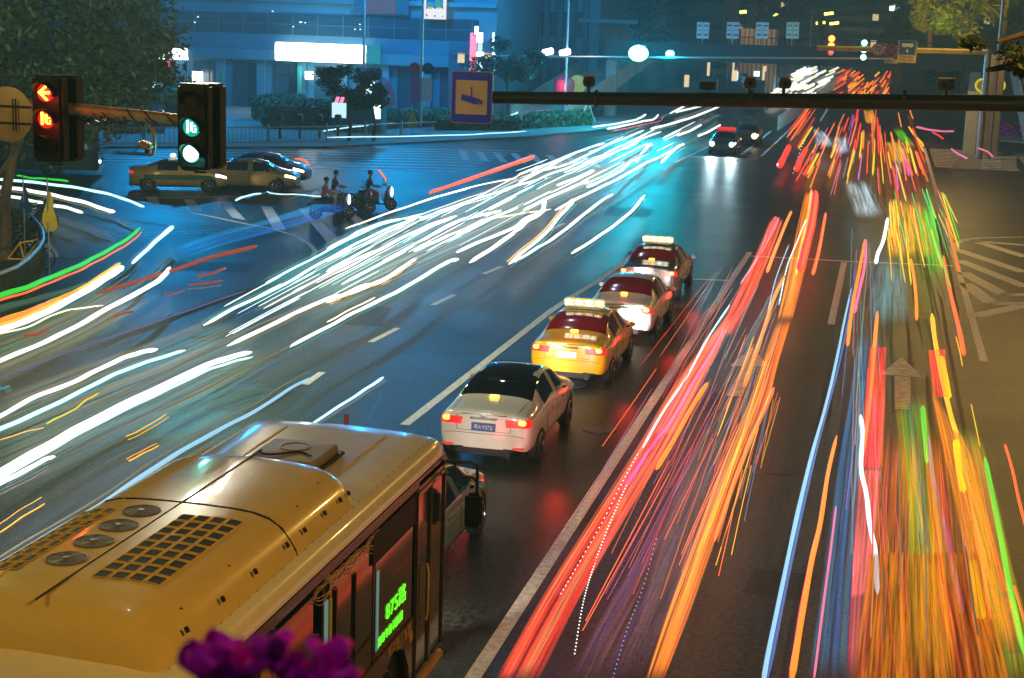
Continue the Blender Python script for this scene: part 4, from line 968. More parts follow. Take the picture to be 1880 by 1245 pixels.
def bicycle(label,x,y,rz,m):
    t=thing('bicycle',label,'bicycle',(x,y,.13),rz,'bicycles parked behind the curved railing')
    for k,w in enumerate((-.52,.52)):
        b=MB(); b.tube([(w+.33*math.cos(a*math.pi/12),0,.34+.33*math.sin(a*math.pi/12)) for a in range(25)],.022,6,cap=False); tw=b.build('wheel','rubber',t,smooth=True)
        s=MB()
        for q in range(8): s.tube([(w,0,.34),(w+.32*math.cos(q*.785),0,.34+.32*math.sin(q*.785))],.004,3)
        s.build('spokes','chrome',tw)
    b=MB(); BBk=(-.05,0,.32); S=(-.16,0,.82); Hd=(.36,0,.84)
    for p in((BBk,S),(BBk,Hd),(S,(.34,0,.92)),(BBk,(-.52,0,.34)),(S,(-.52,0,.34)),((.36,0,1.0),(.52,0,.34))): b.tube(list(p),.028,8)
    b.build('frame',m,t,smooth=True)
    b=MB(); b.tube([(.34,0,1.0),(.34,0,1.08)],.02,6); b.tube([(.2,-.28,1.08),(.34,-.2,1.1),(.34,.2,1.1),(.2,.28,1.08)],.016,6); b.build('handlebar','chrome',t,smooth=True)
    MB().box((-.18,0,.93),(.26,.15,.06)).build('saddle','black_plastic',t,bevel=.025); MB().tube([(-.17,0,.8),(-.18,0,.92)],.018,6).build('seat_post','chrome',t)
    MB().box((.55,0,.95),(.26,.3,.2)).build('basket','dark_steel',t,bevel=.02)
    return t
q=at(38,482,.4); bicycle('yellow framed bicycle nearest the curved railing',q.x,q.y+.3,R(25),'bike_yellow')
random.seed(21)
for k in range(7):
    q=at(20+7*k+random.uniform(-4,4),462-9*k,.4); 
    bicycle(['grey bicycle just behind the yellow one','dark bicycle second behind the yellow one','dark bicycle third behind the yellow one','dark bicycle in the middle of the parked row','dark bicycle past the middle of the parked row','dark bicycle last but one in the parked row','dark bicycle furthest back in the parked row'][k],q.x,q.y,R(random.uniform(10,60)),'bike_dark' if k else 'grey_car_paint')
def flag(label,px,py0,py1,w,m,z1,m2=None):
    q=at(px,py1,z1); P=Vector((q.x,q.y,0)); k=1.0
    top=atY(px+1,py0,q.y).z; t=thing('feather_flag',label,'flag',tuple(P))
    MB().tube([(0,0,0),(0,0,top+.4)],.025,6).build('pole','galvanised',t)
    b=MB(); n=12; L_=[];R_=[]
    for i in range(n+1):
        u=i/n; z=top-(top-z1)*u; ww=w*min(1,.15+1.3*u)*(1 if u<.9 else 1-(u-.9)*5); wob=.06*math.sin(u*7)
        L_.append((-ww*.35,wob,z)); R_.append((ww*.65,wob+.05*math.sin(u*9+1),z))
    b.grid([L_,[(a[0]*.3+c[0]*.7,(a[1]+c[1])/2+.08,a[2]) for a,c in zip(L_,R_)],R_],0)
    b.grid([[(x,y+.012,z) for x,y,z in r] for r in (L_,R_)]); b.build('cloth',m,t,smooth=True); return t
flag('yellow feather flag beside the curved railing',89,352,425,.45,'flag_yellow',1.5)
flag('blue feather flag inside the curved railing',44,345,392,.4,'flag_blue',1.6)
flag('small yellow flag on the far left verge below the lamp pole',755,203,235,.75,'flag_yellow',.5)
# ------------------------------------------------------------------ trees and hedges
def leaves(b,c,rad,n,size,squash=.8,clump=14,rnd=random,hollow=.0):
    centers=[]
    for k in range(clump):
        while True:
            p=Vector((rnd.uniform(-1,1),rnd.uniform(-1,1),rnd.uniform(-1,1)))
            if p.length<1: break
        centers.append((Vector((p.x*rad[0],p.y*rad[1],p.z*rad[2])),rnd.uniform(.28,.48)))
    for i in range(n):
        cc_,cr_=rnd.choice(centers)
        d=Vector((rnd.gauss(0,1),rnd.gauss(0,1),rnd.gauss(0,1))).normalized()*(rnd.random()**.45)*cr_
        p=Vector(c)+cc_+Vector((d.x*rad[0],d.y*rad[1],d.z*rad[2]*squash))
        a=Vector((rnd.gauss(0,1),rnd.gauss(0,1),rnd.gauss(0,.6))).normalized(); u=a.orthogonal().normalized(); s=size*rnd.uniform(.6,1.4)
        b.add([p-a*s,p+u*s*.45,p+a*s,p-u*s*.45],[(0,1,2,3)],rnd.randint(0,1))
def tree(label,x,y,h,rad,n,size,m=('leaf_green','leaf_light'),group=None,trunk=True,seed=1,kind='tree',trunk_pts=None,bark='bark',z0=0,cc=None):
    rnd=random.Random(seed); t=thing(kind,label,'tree',(x,y,z0),0,group)
    tp=trunk_pts or [(0,0,0),(.1,.05,h*.25),(-.1,.1,h*.5),(0,0,h*.75)]
    b=MB(); b.tube(tp,[(.018 if trunk_pts else .03)*h*(1-.6*i/(len(tp)-1)) for i in range(len(tp))],8)
    top=Vector(tp[-1]); mid=Vector(tp[len(tp)//2])
    C=Vector(cc) if cc else Vector((0,0,h-rad[2]*.7))
    for k in range(9):
        a=rnd.random()*6.28; e=C+Vector((math.cos(a)*rad[0]*.65,math.sin(a)*rad[1]*.65,rnd.uniform(-.5,.5)*rad[2])); s=mid.lerp(top,rnd.random()); m_=s.lerp(e,.5)+Vector((rnd.uniform(-.3,.3),rnd.uniform(-.3,.3),.3)); b.tube([s,m_,e],[.012*h,.007*h,.002*h],5)
    b.build('trunk',bark,t,smooth=True)
    b=MB(); leaves(b,C,rad,n,size,rnd=rnd,clump=max(10,n//350)); b.build('crown',m,t); return t
# big tree top left: wrapped trunk on the bicycle island
q=at(12,520); tx,ty=q.x,q.y+3
def loc_(x,y): p=atY(x,y,ty); return (p.x-tx,0,p.z)
tp=[(loc_(8,480)[0],0,0),loc_(10,420),loc_(8,372),loc_(14,335),loc_(22,300),loc_(28,262),loc_(40,200),loc_(60,120)]
bt=tree('large tree with a twisted wrapped trunk filling the top left corner',tx,ty,12,(3.9,3.2,3.0),14000,.11,('leaf_green','leaf_dark'),seed=3,trunk_pts=tp,bark='wrapped_bark',cc=loc_(75,75))
b=MB(); rnd=random.Random(8); leaves(b,Vector(loc_(215,50))+Vector((0,-.5,0)),(1.35,1.6,2.4),6500,.09,rnd=rnd,clump=20); leaves(b,Vector(loc_(200,145)),(1.1,1.4,1.1),4000,.085,rnd=rnd,clump=14); leaves(b,Vector(loc_(255,105)),(1.1,1,.8),2200,.08,rnd=rnd,clump=10); b.build('crown',('leaf_green','leaf_dark'),bt)
MB().tube([loc_(24,290),loc_(8,310),loc_(-20,345)],[.13,.1,.09],8).build('limb','wrapped_bark',bt,smooth=True)
b=MB()
for k in range(10):
    x=60+k*7; b.tube([loc_(x-10,160),loc_(x+rnd.uniform(-4,4),100),loc_(x+10,60)],[.02,.035,.03],5)
b.build('twigs','bark',bt,smooth=True)
spot_lamp((tx+6,ty-9,1.5),(tx+3.5,ty,8.2),(1,.55,.2),420,60,.3,bt,name='crown_fill')  # added warm spot with no fixture, lights the crown from below
for o in bt.children:
    if o.type=='LIGHT': o.location-=Vector((tx,ty,0)); 
# near right branch
q=atY(1850,95,13); rb_=tree('near dark leafy branch reaching in at the right edge',q.x+1.6,13,9,(.40,.5,.30),1500,.032,('leaf_dark','leaf_green'),seed=5,trunk_pts=[(0,0,0),(.1,0,4),(-.2,0,7.2),(-.9,0,q.z+.1)],cc=(-1.52,0,q.z))
# pavement trees
def trees(rows):
    for i,(lb,px,py,h,r,n,s,m,sd) in enumerate(rows):
        q=at(px,py); tree(lb,q.x,q.y,h,r,n,s,m,'trees round the junction',seed=sd)
trees([('small dark tree on the plaza below the white sign',640,262,4.5,(2.3,1.6,1.3),2600,.13,('leaf_dark','leaf_green'),31),
('slim dark tree beside the plaza kiosk',685,262,4.4,(1.1,1.2,1.3),1200,.14,('leaf_dark','leaf_green'),32),
('dark tree behind the camera sign',930,232,6.5,(2.6,2,2.2),2000,.18,('leaf_dark','leaf_dark'),33),
('dark tree left of the floodlight behind the ramp',1095,190,11,(4,4,4),3000,.3,('leaf_dark','leaf_dark'),34),
('dark tree behind the left floodlight',1180,178,13,(5,5,5),3200,.35,('leaf_dark','leaf_dark'),35)])
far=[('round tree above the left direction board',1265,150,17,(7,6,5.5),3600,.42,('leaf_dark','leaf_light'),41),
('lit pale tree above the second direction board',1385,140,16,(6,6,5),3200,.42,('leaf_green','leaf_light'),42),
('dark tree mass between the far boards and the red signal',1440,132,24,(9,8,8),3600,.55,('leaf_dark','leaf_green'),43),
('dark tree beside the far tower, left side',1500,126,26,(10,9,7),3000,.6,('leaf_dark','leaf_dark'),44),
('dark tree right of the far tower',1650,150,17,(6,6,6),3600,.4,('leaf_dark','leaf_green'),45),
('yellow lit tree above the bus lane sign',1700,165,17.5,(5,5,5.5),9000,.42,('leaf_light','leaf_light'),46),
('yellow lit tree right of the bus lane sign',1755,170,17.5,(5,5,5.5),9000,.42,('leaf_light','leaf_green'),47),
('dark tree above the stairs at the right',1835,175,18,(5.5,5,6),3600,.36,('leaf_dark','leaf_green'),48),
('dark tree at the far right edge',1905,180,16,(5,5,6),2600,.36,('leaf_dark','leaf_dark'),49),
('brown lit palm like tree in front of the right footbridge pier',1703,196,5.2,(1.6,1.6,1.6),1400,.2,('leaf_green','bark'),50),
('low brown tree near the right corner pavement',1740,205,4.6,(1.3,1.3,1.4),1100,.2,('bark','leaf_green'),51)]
trees(far)
q=at(1725,172); spot_lamp((q.x-1,q.y-14,9),(q.x,q.y,14),(1,.66,.03),42000,70,.4,None,name='tree_fill')  # added spot with no fixture that turns these trees yellow
def hedge(label,px,pts,h,seed,m=('hedge_green','leaf_green'),z=.13,dens=130):
    rnd=random.Random(seed); P=[at(x,y,z) for x,y in pts]; cx=sum(p.x for p in P)/len(P); cy_=sum(p.y for p in P)/len(P)
    t=thing('hedge',label,'hedge',(cx,cy_,z)); poly=[(p.x-cx,p.y-cy_) for p in P]
    MB().prism([(x*.96,y*.96) for x,y in poly],0,h*.9).build('stems',m[1],t)
    b=MB(); xs=[p[0] for p in poly]; ys=[p[1] for p in poly]
    def inside(x,y):
        c=False; j=len(poly)-1
        for i in range(len(poly)):
            if (poly[i][1]>y)!=(poly[j][1]>y) and x<(poly[j][0]-poly[i][0])*(y-poly[i][1])/(poly[j][1]-poly[i][1]+1e-9)+poly[i][0]: c=not c
            j=i
        return c
    A_=(max(xs)-min(xs))*(max(ys)-min(ys)); n=min(6000,int(A_*dens*.3)+400)
    for k in range(n):
        if rnd.random()<.5:
            x,y=rnd.uniform(min(xs),max(xs)),rnd.uniform(min(ys),max(ys))
            if not inside(x,y): continue
            p=Vector((x,y,h*rnd.uniform(.86,1.05)))
        else:
            i=rnd.randrange(len(poly)); a,c=poly[i],poly[(i+1)%len(poly)]; u=rnd.random(); p=Vector((a[0]+(c[0]-a[0])*u,a[1]+(c[1]-a[1])*u,h*rnd.random()))
        a=Vector((rnd.gauss(0,1),rnd.gauss(0,1),rnd.gauss(0,1))).normalized(); u_=a.orthogonal(); s=.14*rnd.uniform(.6,1.4)
        b.add([p-a*s,p+u_*s*.5,p+a*s,p-u_*s*.5],[(0,1,2,3)],rnd.randint(0,1))
    b.build('foliage',m,t); return t
hedge('long clipped hedge block on the plaza below the white sign',0,[(482,236),(488,228),(620,226),(640,236),(615,238)],1.7,1)
hedge('rounded clipped bush at the left end of the plaza hedge',0,[(462,218),(500,214),(560,214),(545,222),(480,224)],1.7,2)
hedge('low hedge strip in front of the ramp, left of its foot',0,[(800,239),(955,240),(950,232),(810,231)],.8,3)
hedge('low hedge strip in front of the ramp, right of its foot',0,[(960,237),(1085,230),(1080,222),(975,228)],.9,4)
hedge('wide hedge behind the small yellow flag',0,[(690,238),(800,232),(900,222),(700,224)],1.0,5)
hedge('purple flowering hedge behind the left signal arm',0,[(150,245),(300,243),(300,230),(150,228)],1.5,6,('petal_pink','hedge_green'))
hedge('green clipped bush behind the grey information sign',0,[(265,232),(340,232),(335,218),(275,218)],2.2,7)
hedge('red flower bed behind the right corner kerb',0,[(1778,228),(1810,245),(1880,252),(1880,240),(1800,226)],.5,8,('petal_magenta','bark'))
# ------------------------------------------------------------------ buildings, left
def facade(): pass
bl=thing('office_block','large blue lit office block with a long glowing white sign, filling the upper left','building')
Yf=125
def W_(px,py,Y=Yf): return atY(px,py,Y)
x0=-86; x1=W_(905,100).x
MB().box(((x0+x1)/2,Yf+15,14),(x1-x0,28,28)).build('wall','facade_panel',bl)
for k in range(15):
    x=x0+2+k*(x1-x0-4)/14; MB().box((x,Yf+.8,2.1),(.7,.6,4.2)).build('column','facade_panel',bl)
MB().box(((x0+x1)/2,Yf+.5,4.55),(x1-x0,1.2,.9)).build('fascia','facade_pale',bl)
MB().box(((x0+x1)/2,Yf+.6,9.1),(x1-x0+.2,1.0,.35)).build('string_course','facade_pale',bl)
random.seed(4)
for k in range(14):
    x=x0+4.5+k*(x1-x0-4)/14; 
    fr=MB().box((x,Yf+.93,2.0),(3.0,.1,3.6)).build('shop_window','window_dark',bl)
    mb=MB(); mb.box((x,Yf+.86,2.0),(.08,.08,3.6)); mb.box((x,Yf+.86,2.9),(3.0,.08,.08)); mb.build('mullions','dark_steel',fr)
for z in(7.1,11.2,14.4,17.6):
    fr=MB().box(((x0+x1)/2,Yf+.97,z),(x1-x0-3,.1,1.7)).build('window_band','window_dark',bl)
    mb=MB()
    mb.box(((x0+x1)/2,Yf+.92,z),(x1-x0-3,.1,.1))
    for k in range(24): mb.box((x0+2+k*(x1-x0-4)/23,Yf+.93,z),(.12,.1,1.7))
    mb.build('mullions','facade_dark',fr)
a_,c_=W_(508,76),W_(672,116)
sg=MB().box(((a_.x+c_.x)/2,Yf-.1,(a_.z+c_.z)/2-.05),(c_.x-a_.x,.7,a_.z-c_.z)).build('white_sign','lit_white',bl,bevel=.08)
text_mesh('sign_text','三 SHOP',.5,'facade_pale',sg,((a_.x+c_.x)/2+2.0,Yf-.47,(a_.z+c_.z)/2),(R(90),0,0),ext=.01)
point_lamp(((a_.x+c_.x)/2,Yf-1.8,(a_.z+c_.z)/2-.4),(.7,.95,1),900,.8,bl,'sign_light')
a_,c_=W_(674,82),W_(700,118); MB().box(((a_.x+c_.x)/2,Yf+.0,(a_.z+c_.z)/2),(c_.x-a_.x,.5,a_.z-c_.z)).build('green_panel','facade_green',bl)
a_,c_=W_(735,60),W_(790,90)
a_,c_=W_(650,-20),W_(750,27)
bb=MB().box(((a_.x+c_.x)/2,Yf+.2,(a_.z+c_.z)/2),(c_.x-a_.x,.4,a_.z-c_.z)).build('led_screen','facade_dark',bl)
b=MB()
for i in range(22):
    for j in range(12): 
        if i==0: b.box(((a_.x+c_.x)/2,Yf-.02,c_.z+(j+.5)*(a_.z-c_.z)/12),((c_.x-a_.x)*.55,.012,.02))
        if j==0 and 4<i<17: b.box((a_.x+(i+.5)*(c_.x-a_.x)/22,Yf-.02,(a_.z+c_.z)/2),(.02,.012,(a_.z-c_.z)*.95))
        if 4<i<17: b.box((a_.x+(i+.5)*(c_.x-a_.x)/22,Yf-.02,c_.z+(j+.5)*(a_.z-c_.z)/12),(.10,.02,.09))
b.build('led_rows','lit_orange_led',bb)
def litbox(px0,py0,px1,py1,m,name,par,Y=Yf,dy=-.1,th=.3):
    a,c=W_(px0,py0,Y),W_(px1,py1,Y); return MB().box(((a.x+c.x)/2,Y+dy,(a.z+c.z)/2),(c.x-a.x,th,a.z-c.z)).build(name,m,par)
ps=litbox(782,-18,820,36,'lit_poster','poster_board',bl,dy=-.3); litbox(786,-14,816,31,'sign_blue','poster_picture',ps,dy=-.47,th=.03)
for dx,dy_,s_ in((793,10,7),(808,8,8),(794,22,9),(809,23,9)): 
    q=W_(dx,dy_); MB().lathe([(.045*s_,0),(.045*s_,.02)],(q.x,Yf-.52,q.z),'Y',12).build('poster_shape','lit_poster' if s_>8 else 'poster_gold',ps)
for x0_,y0_,x1_,y1_,m,nm in((355,131,372,154,'lit_white','lit_box'),(562,131,575,146,'lit_white','lit_box'),(268,150,285,172,'lit_cool','lit_box'),(672,147,687,178,'lit_cool','lit_door'),(275,86,345,110,'lit_white','shop_sign'),(240,148,276,178,'lit_cool','shop_front'),(405,128,410,160,'facade_green','pilaster'),(548,122,553,190,'facade_green','pilaster')): litbox(x0_,y0_,x1_,y1_,m,nm,bl)
for i in range(9): litbox(190+i*14,112+ (i%2)*2,200+i*14,122+(i%3)*2,'lit_red' if i%3 else 'lit_signal_yellow','neon_letter',bl,dy=-.2)
random.seed(9)
for x,y in((500,20),(553,40),(538,48),(660,44),(661,53),(651,53),(560,41),(363,30),(357,40),(550,40)): litbox(x,y,x+1.8,y+1.8,'lit_cool','window_spark',bl,dy=-.05,th=.1)
# second block with the vertical banners
b2_=thing('shop_block','shop block with two tall blue banners and lit shop fronts, behind the camera sign','building')
Y2=142; xa,xb=W_(905,100,Y2).x,W_(1095,100,Y2).x
MB().box(((xa+xb)/2,Y2+10,12),(xb-xa,18,24)).build('wall','facade_panel',b2_)
for k in range(7): MB().box((xa+1.2+k*(xb-xa-2.4)/6,Y2+.7,6),(.5,.6,12)).build('pilaster','facade_dark',b2_)
for z in(3.6,7.8,11.5): 
    fr=MB().box(((xa+xb)/2,Y2+.92,z),(xb-xa-2,.1,2.2)).build('window_band','window_dark',b2_)
    mb=MB(); [mb.box((xa+1.5+k*(xb-xa-3)/10,Y2+.86,z),(.1,.08,2.2)) for k in range(11)]; mb.build('mullions','facade_dark',fr)
for x0_,x1_ in((906,926),(957,969)):
    bn=litbox(x0_,52,x1_,150 if x0_<950 else 170,'banner_blue','banner',b2_,Y2,.1,.1)
    for k in range(9): litbox(x1_-5-(k%2),64+k*9.5,x1_-1-(k%3)*.6,70+k*9.5,'lit_banner','banner_glyph',bn,Y2,.02,.04)
for x0_,y0_,x1_,y1_,m in((914,34,921,50,'lit_cool'),(959,44,965,57,'lit_cyan')): litbox(x0_,y0_,x1_,y1_,m,'wall_lamp',b2_,Y2,-.2)
litbox(975,48,990,98,'facade_pale','lit_window_bay',b2_,Y2,.4); litbox(1062,34,1170,44,'facade_pale','ledge',b2_,Y2,.2)
q=W_(940,50,Y2); point_lamp((q.x,Y2-2.5,q.z),(.3,.95,1),700,.4,b2_,'wall_light')
b3_=thing('corner_shop','narrow corner shop front glowing white, red and yellow above the camera sign','building')
Y3=123; 
MB().box((W_(858,100,Y3).x+0,Y3+3.2,3),(W_(905,100,Y3).x-W_(822,100,Y3).x,4,6.5)).build('wall','facade_dark',b3_)
random.seed(14)
for x0_,y0_,x1_,y1_,m in((866,48,872,64,'lit_cool'),(870,60,880,78,'lit_white'),(864,66,868,112,'lit_pink'),(872,76,879,96,'lit_window_cool'),(870,96,882,104,'lit_white'),(862,104,868,130,'lit_red_soft'),(871,110,880,132,'lit_cool'),(835,98,846,116,'lit_window'),(826,98,856,101,'facade_pale'),(886,98,900,112,'lit_window'),(888,101,894,111,'lit_signal_yellow'),(899,96,902,132,'lit_cool'),(884,118,897,121,'lit_white'),(886,126,898,130,'lit_window_cool'),(899,60,901,90,'lit_cool'),(858,60,861,130,'lit_pink')): litbox(x0_,y0_,x1_,y1_,m,'shop_light',b3_,Y3,1.0,.2)
# kiosk and plaza objects
k_=thing('kiosk','small dark kiosk lit from inside, under the plaza trees','kiosk'); q=at(660,246)
MB().box((q.x,q.y,1.3),(3.4,1.6,2.4)).build('body','facade_dark',k_,bevel=.05); MB().box((q.x-1.2,q.y-.85,1.6),(1.0,.1,1.0)).build('lit_window','lit_window_cool',k_); MB().box((q.x+1.5,q.y-.85,1.7),(.5,.1,1.1)).build('lit_window','lit_cool',k_)
for d in(-1.35,-1.0): MB().box((q.x+d,q.y-.85,2.3),(.22,.08,.5),ry=R(20)).build('red_lamp','lit_pink',k_)
MB().box((q.x,q.y,2.6),(3.8,2,.15)).build('roof','facade_dark',k_)
t=thing('closed_umbrella','closed dark red parasol on the plaza','parasol'); q=at(703,225); MB().lathe([(.05,0),(.05,1.2),(.95,1.2),(.9,2.2),(.5,3.0),(.05,3.3)],(q.x,q.y,.13),'Z',12).build('canopy','umbrella_red',t,smooth=True); MB().tube([(q.x,q.y,0),(q.x,q.y,1.5)],.05,6).build('pole','dark_steel',t)
t=thing('information_sign','grey information board on a post behind the signal arm','sign'); q=at(263,262); MB().tube([(q.x,q.y,0),(q.x,q.y,4.0)],.06,6).build('pole','galvanised',t); MB().box((q.x,q.y-.08,3.9),(1.5,.06,.75)).build('board','sign_navy',t); MB().box((q.x+.45,q.y-.12,3.9),(.4,.02,.55)).build('white_field','sign_white',t)
for i,(px,py,m,lb) in enumerate(((1036,158,'lantern_red','red festival lantern at the foot of the lamp pole by the ramp'),(1060,155,'beam_yellow','round yellow panel right of the red lantern'))):
    q=W_(px,py,127); t=thing('lantern',lb,'lantern'); MB().lathe([(.3,-.8),(.8,-.5),(.9,0),(.8,.5),(.3,.8)] if i==0 else [(.75,-.1),(.75,.1)],q,'Z' if i==0 else 'Y',18).build('globe',m,t,smooth=(i==0)); MB().tube([(q.x,q.y+.2,0),(q.x,q.y+.2,q.z)],.05,6).build('pole','galvanised',t)
    if i==0: point_lamp(q+Vector((0,-1.6,0)),(1,.3,.4),60,.3,t)
q=W_(1035,96,126); t=thing('spot_pair','pair of white floodlights fixed to the lamp pole by the ramp','floodlight'); 
for d in(-1.2,.2): MB().box((q.x+d,q.y-.5,q.z),(.9,.4,.5),ry=R(-15)).build('lamp_box','lit_white',t,bevel=.08)
MB().tube([(q.x-1.6,q.y-.2,q.z-.3),(q.x+.9,q.y-.2,q.z-.3)],.04,6).build('bracket','galvanised',t)
t=thing('tripod_light','white tripod under the gantry camera on the far kerb','tripod'); q=W_(1079,180,126)
bq=MB(); 
for px in(1065,1079,1093): g_=at(px,228 if px!=1079 else 224); bq.tube([(q.x,q.y,q.z-.2),(g_.x,q.y+(px-1079)*.03,0.13)],.05,5)
bq.build('legs','sign_white',t); MB().lathe([(.12,0),(.12,.15),(.05,.2)],(q.x,q.y,q.z-.3),'Z',8).build('lamp','lit_white',t)
# ------------------------------------------------------------------ buildings far behind
def tower(label,x,y,w,d,h,m='facade_dark',lit=0,seed=0,name='tower_block',floors=3.3,litm='lit_window'):
    rnd=random.Random(seed); t=thing(name,label,'building',(x,y,0)); MB().box((0,0,h/2),(w,d,h)).build('wall',m,t)
    b=MB(); l=MB(); n=int(w/2.4)
    for f in range(int(h/floors)):
        for k in range(n):
            bx=(-w/2+(k+.5)*w/n,-d/2-.03,f*floors+1.9)
            if rnd.random()<lit: MB().box(bx,(1.5,.12,1.6)).build('lit_window',litm,t)
        MB().box((0,-d/2-.01,f*floors+1.9),(w*.94,.08,1.6)).build('window_row','window_dark',t)
    MB().box((0,0,h+.5),(w*.9,d*.9,1)).build('roof_parapet',m,t)
    return t
for i,(px,Y,w,h,lit,lb) in enumerate(((1150,205,26,26,.02,'dark block behind the left floodlight'),(1085,190,14,30,.03,'dark block behind the ramp lamp pole'),(1260,330,24,40,.05,'slim dark tower at the top, left of the first double lamp'),(1420,480,60,26,.02,'wide dark block behind the direction boards'),(1350,700,60,60,.02,'distant dark tower behind the row of double lamps'),(1745,420,40,22,.03,'dark block behind the yellow lit trees'),(1900,430,40,26,.03,'dark block behind the stairs at the right'))):
    q=at(px,200); p_=atY(px,60,Y); tower(lb,p_.x,Y+8,w,14,h,'facade_dark',lit,i)
q=atY(1606,30,620); t=tower('distant tower with vertical light strips between the far tree masses',q.x,620,15,12,22,'facade_dark',0,77)
for px in(1583,1594,1606,1618): a_=atY(px,0,612); c_=atY(px,36,612); MB().box((a_.x,612,(a_.z+c_.z)/2+4),(.7,.3,abs(a_.z-c_.z)+12)).build('light_strip','lit_orange_led',t)
a_=atY(1600,33,612); MB().box((a_.x,611.5,a_.z),(9,.3,.8)).build('light_band','lit_orange_led',t)
t=thing('orange_wall','low warm lit building between the direction boards','building'); a_,c_=atY(1360,52,190),atY(1423,80,190); MB().box(((a_.x+c_.x)/2,193,a_.z/2),(c_.x-a_.x,5,a_.z)).build('wall','concrete_warm',t)
mb=MB(); [mb.box((a_.x+k*(c_.x-a_.x)/8,190.4,a_.z/2),(.12,.1,a_.z)) for k in range(9)]; mb.build('wall_ribs','facade_dark',t); spot_lamp(((a_.x+c_.x)/2,183,a_.z+2),((a_.x+c_.x)/2,190,a_.z-1.2),(1,.6,.25),1500,110,.4,t)
t=thing('rooftop_screen','small bright blue white lit screen high at the far right','screen'); q=atY(1655,16,300); 
for k in range(4): MB().box((q.x-1.7+k*1.0,300,q.z+.2*(k%2)),(.8,.2,.8)).build('screen_panel','lit_blue_dots' if k else 'lit_white',t)
MB().tube([(q.x,300.5,0),(q.x,300.5,q.z)],.2,8).build('pole','facade_dark',t)
# shop lights under the footbridge
t=thing('street_market','row of lit stalls glimpsed under the footbridge on the left','shops'); random.seed(33)
for k in range(34):
    px=random.uniform(1258,1440); py=random.uniform(126,168); Y=random.uniform(150,240); q=atY(px,py,Y)
    if q.z<.3: q.z=.5
    m=random.choice(['lit_window','lit_orange_led','lit_window_cool','lit_red_soft','lit_cool','lit_window','facade_pale','lit_orange_led']); MB().box(q,(random.uniform(.15,.6),.3,random.uniform(.4,1.6))).build('stall_light',m,t)
    if k%3==0: MB().box((q.x,q.y+.6,1.5),(random.uniform(1.5,3),.8,3)).build('stall','facade_dark',t)
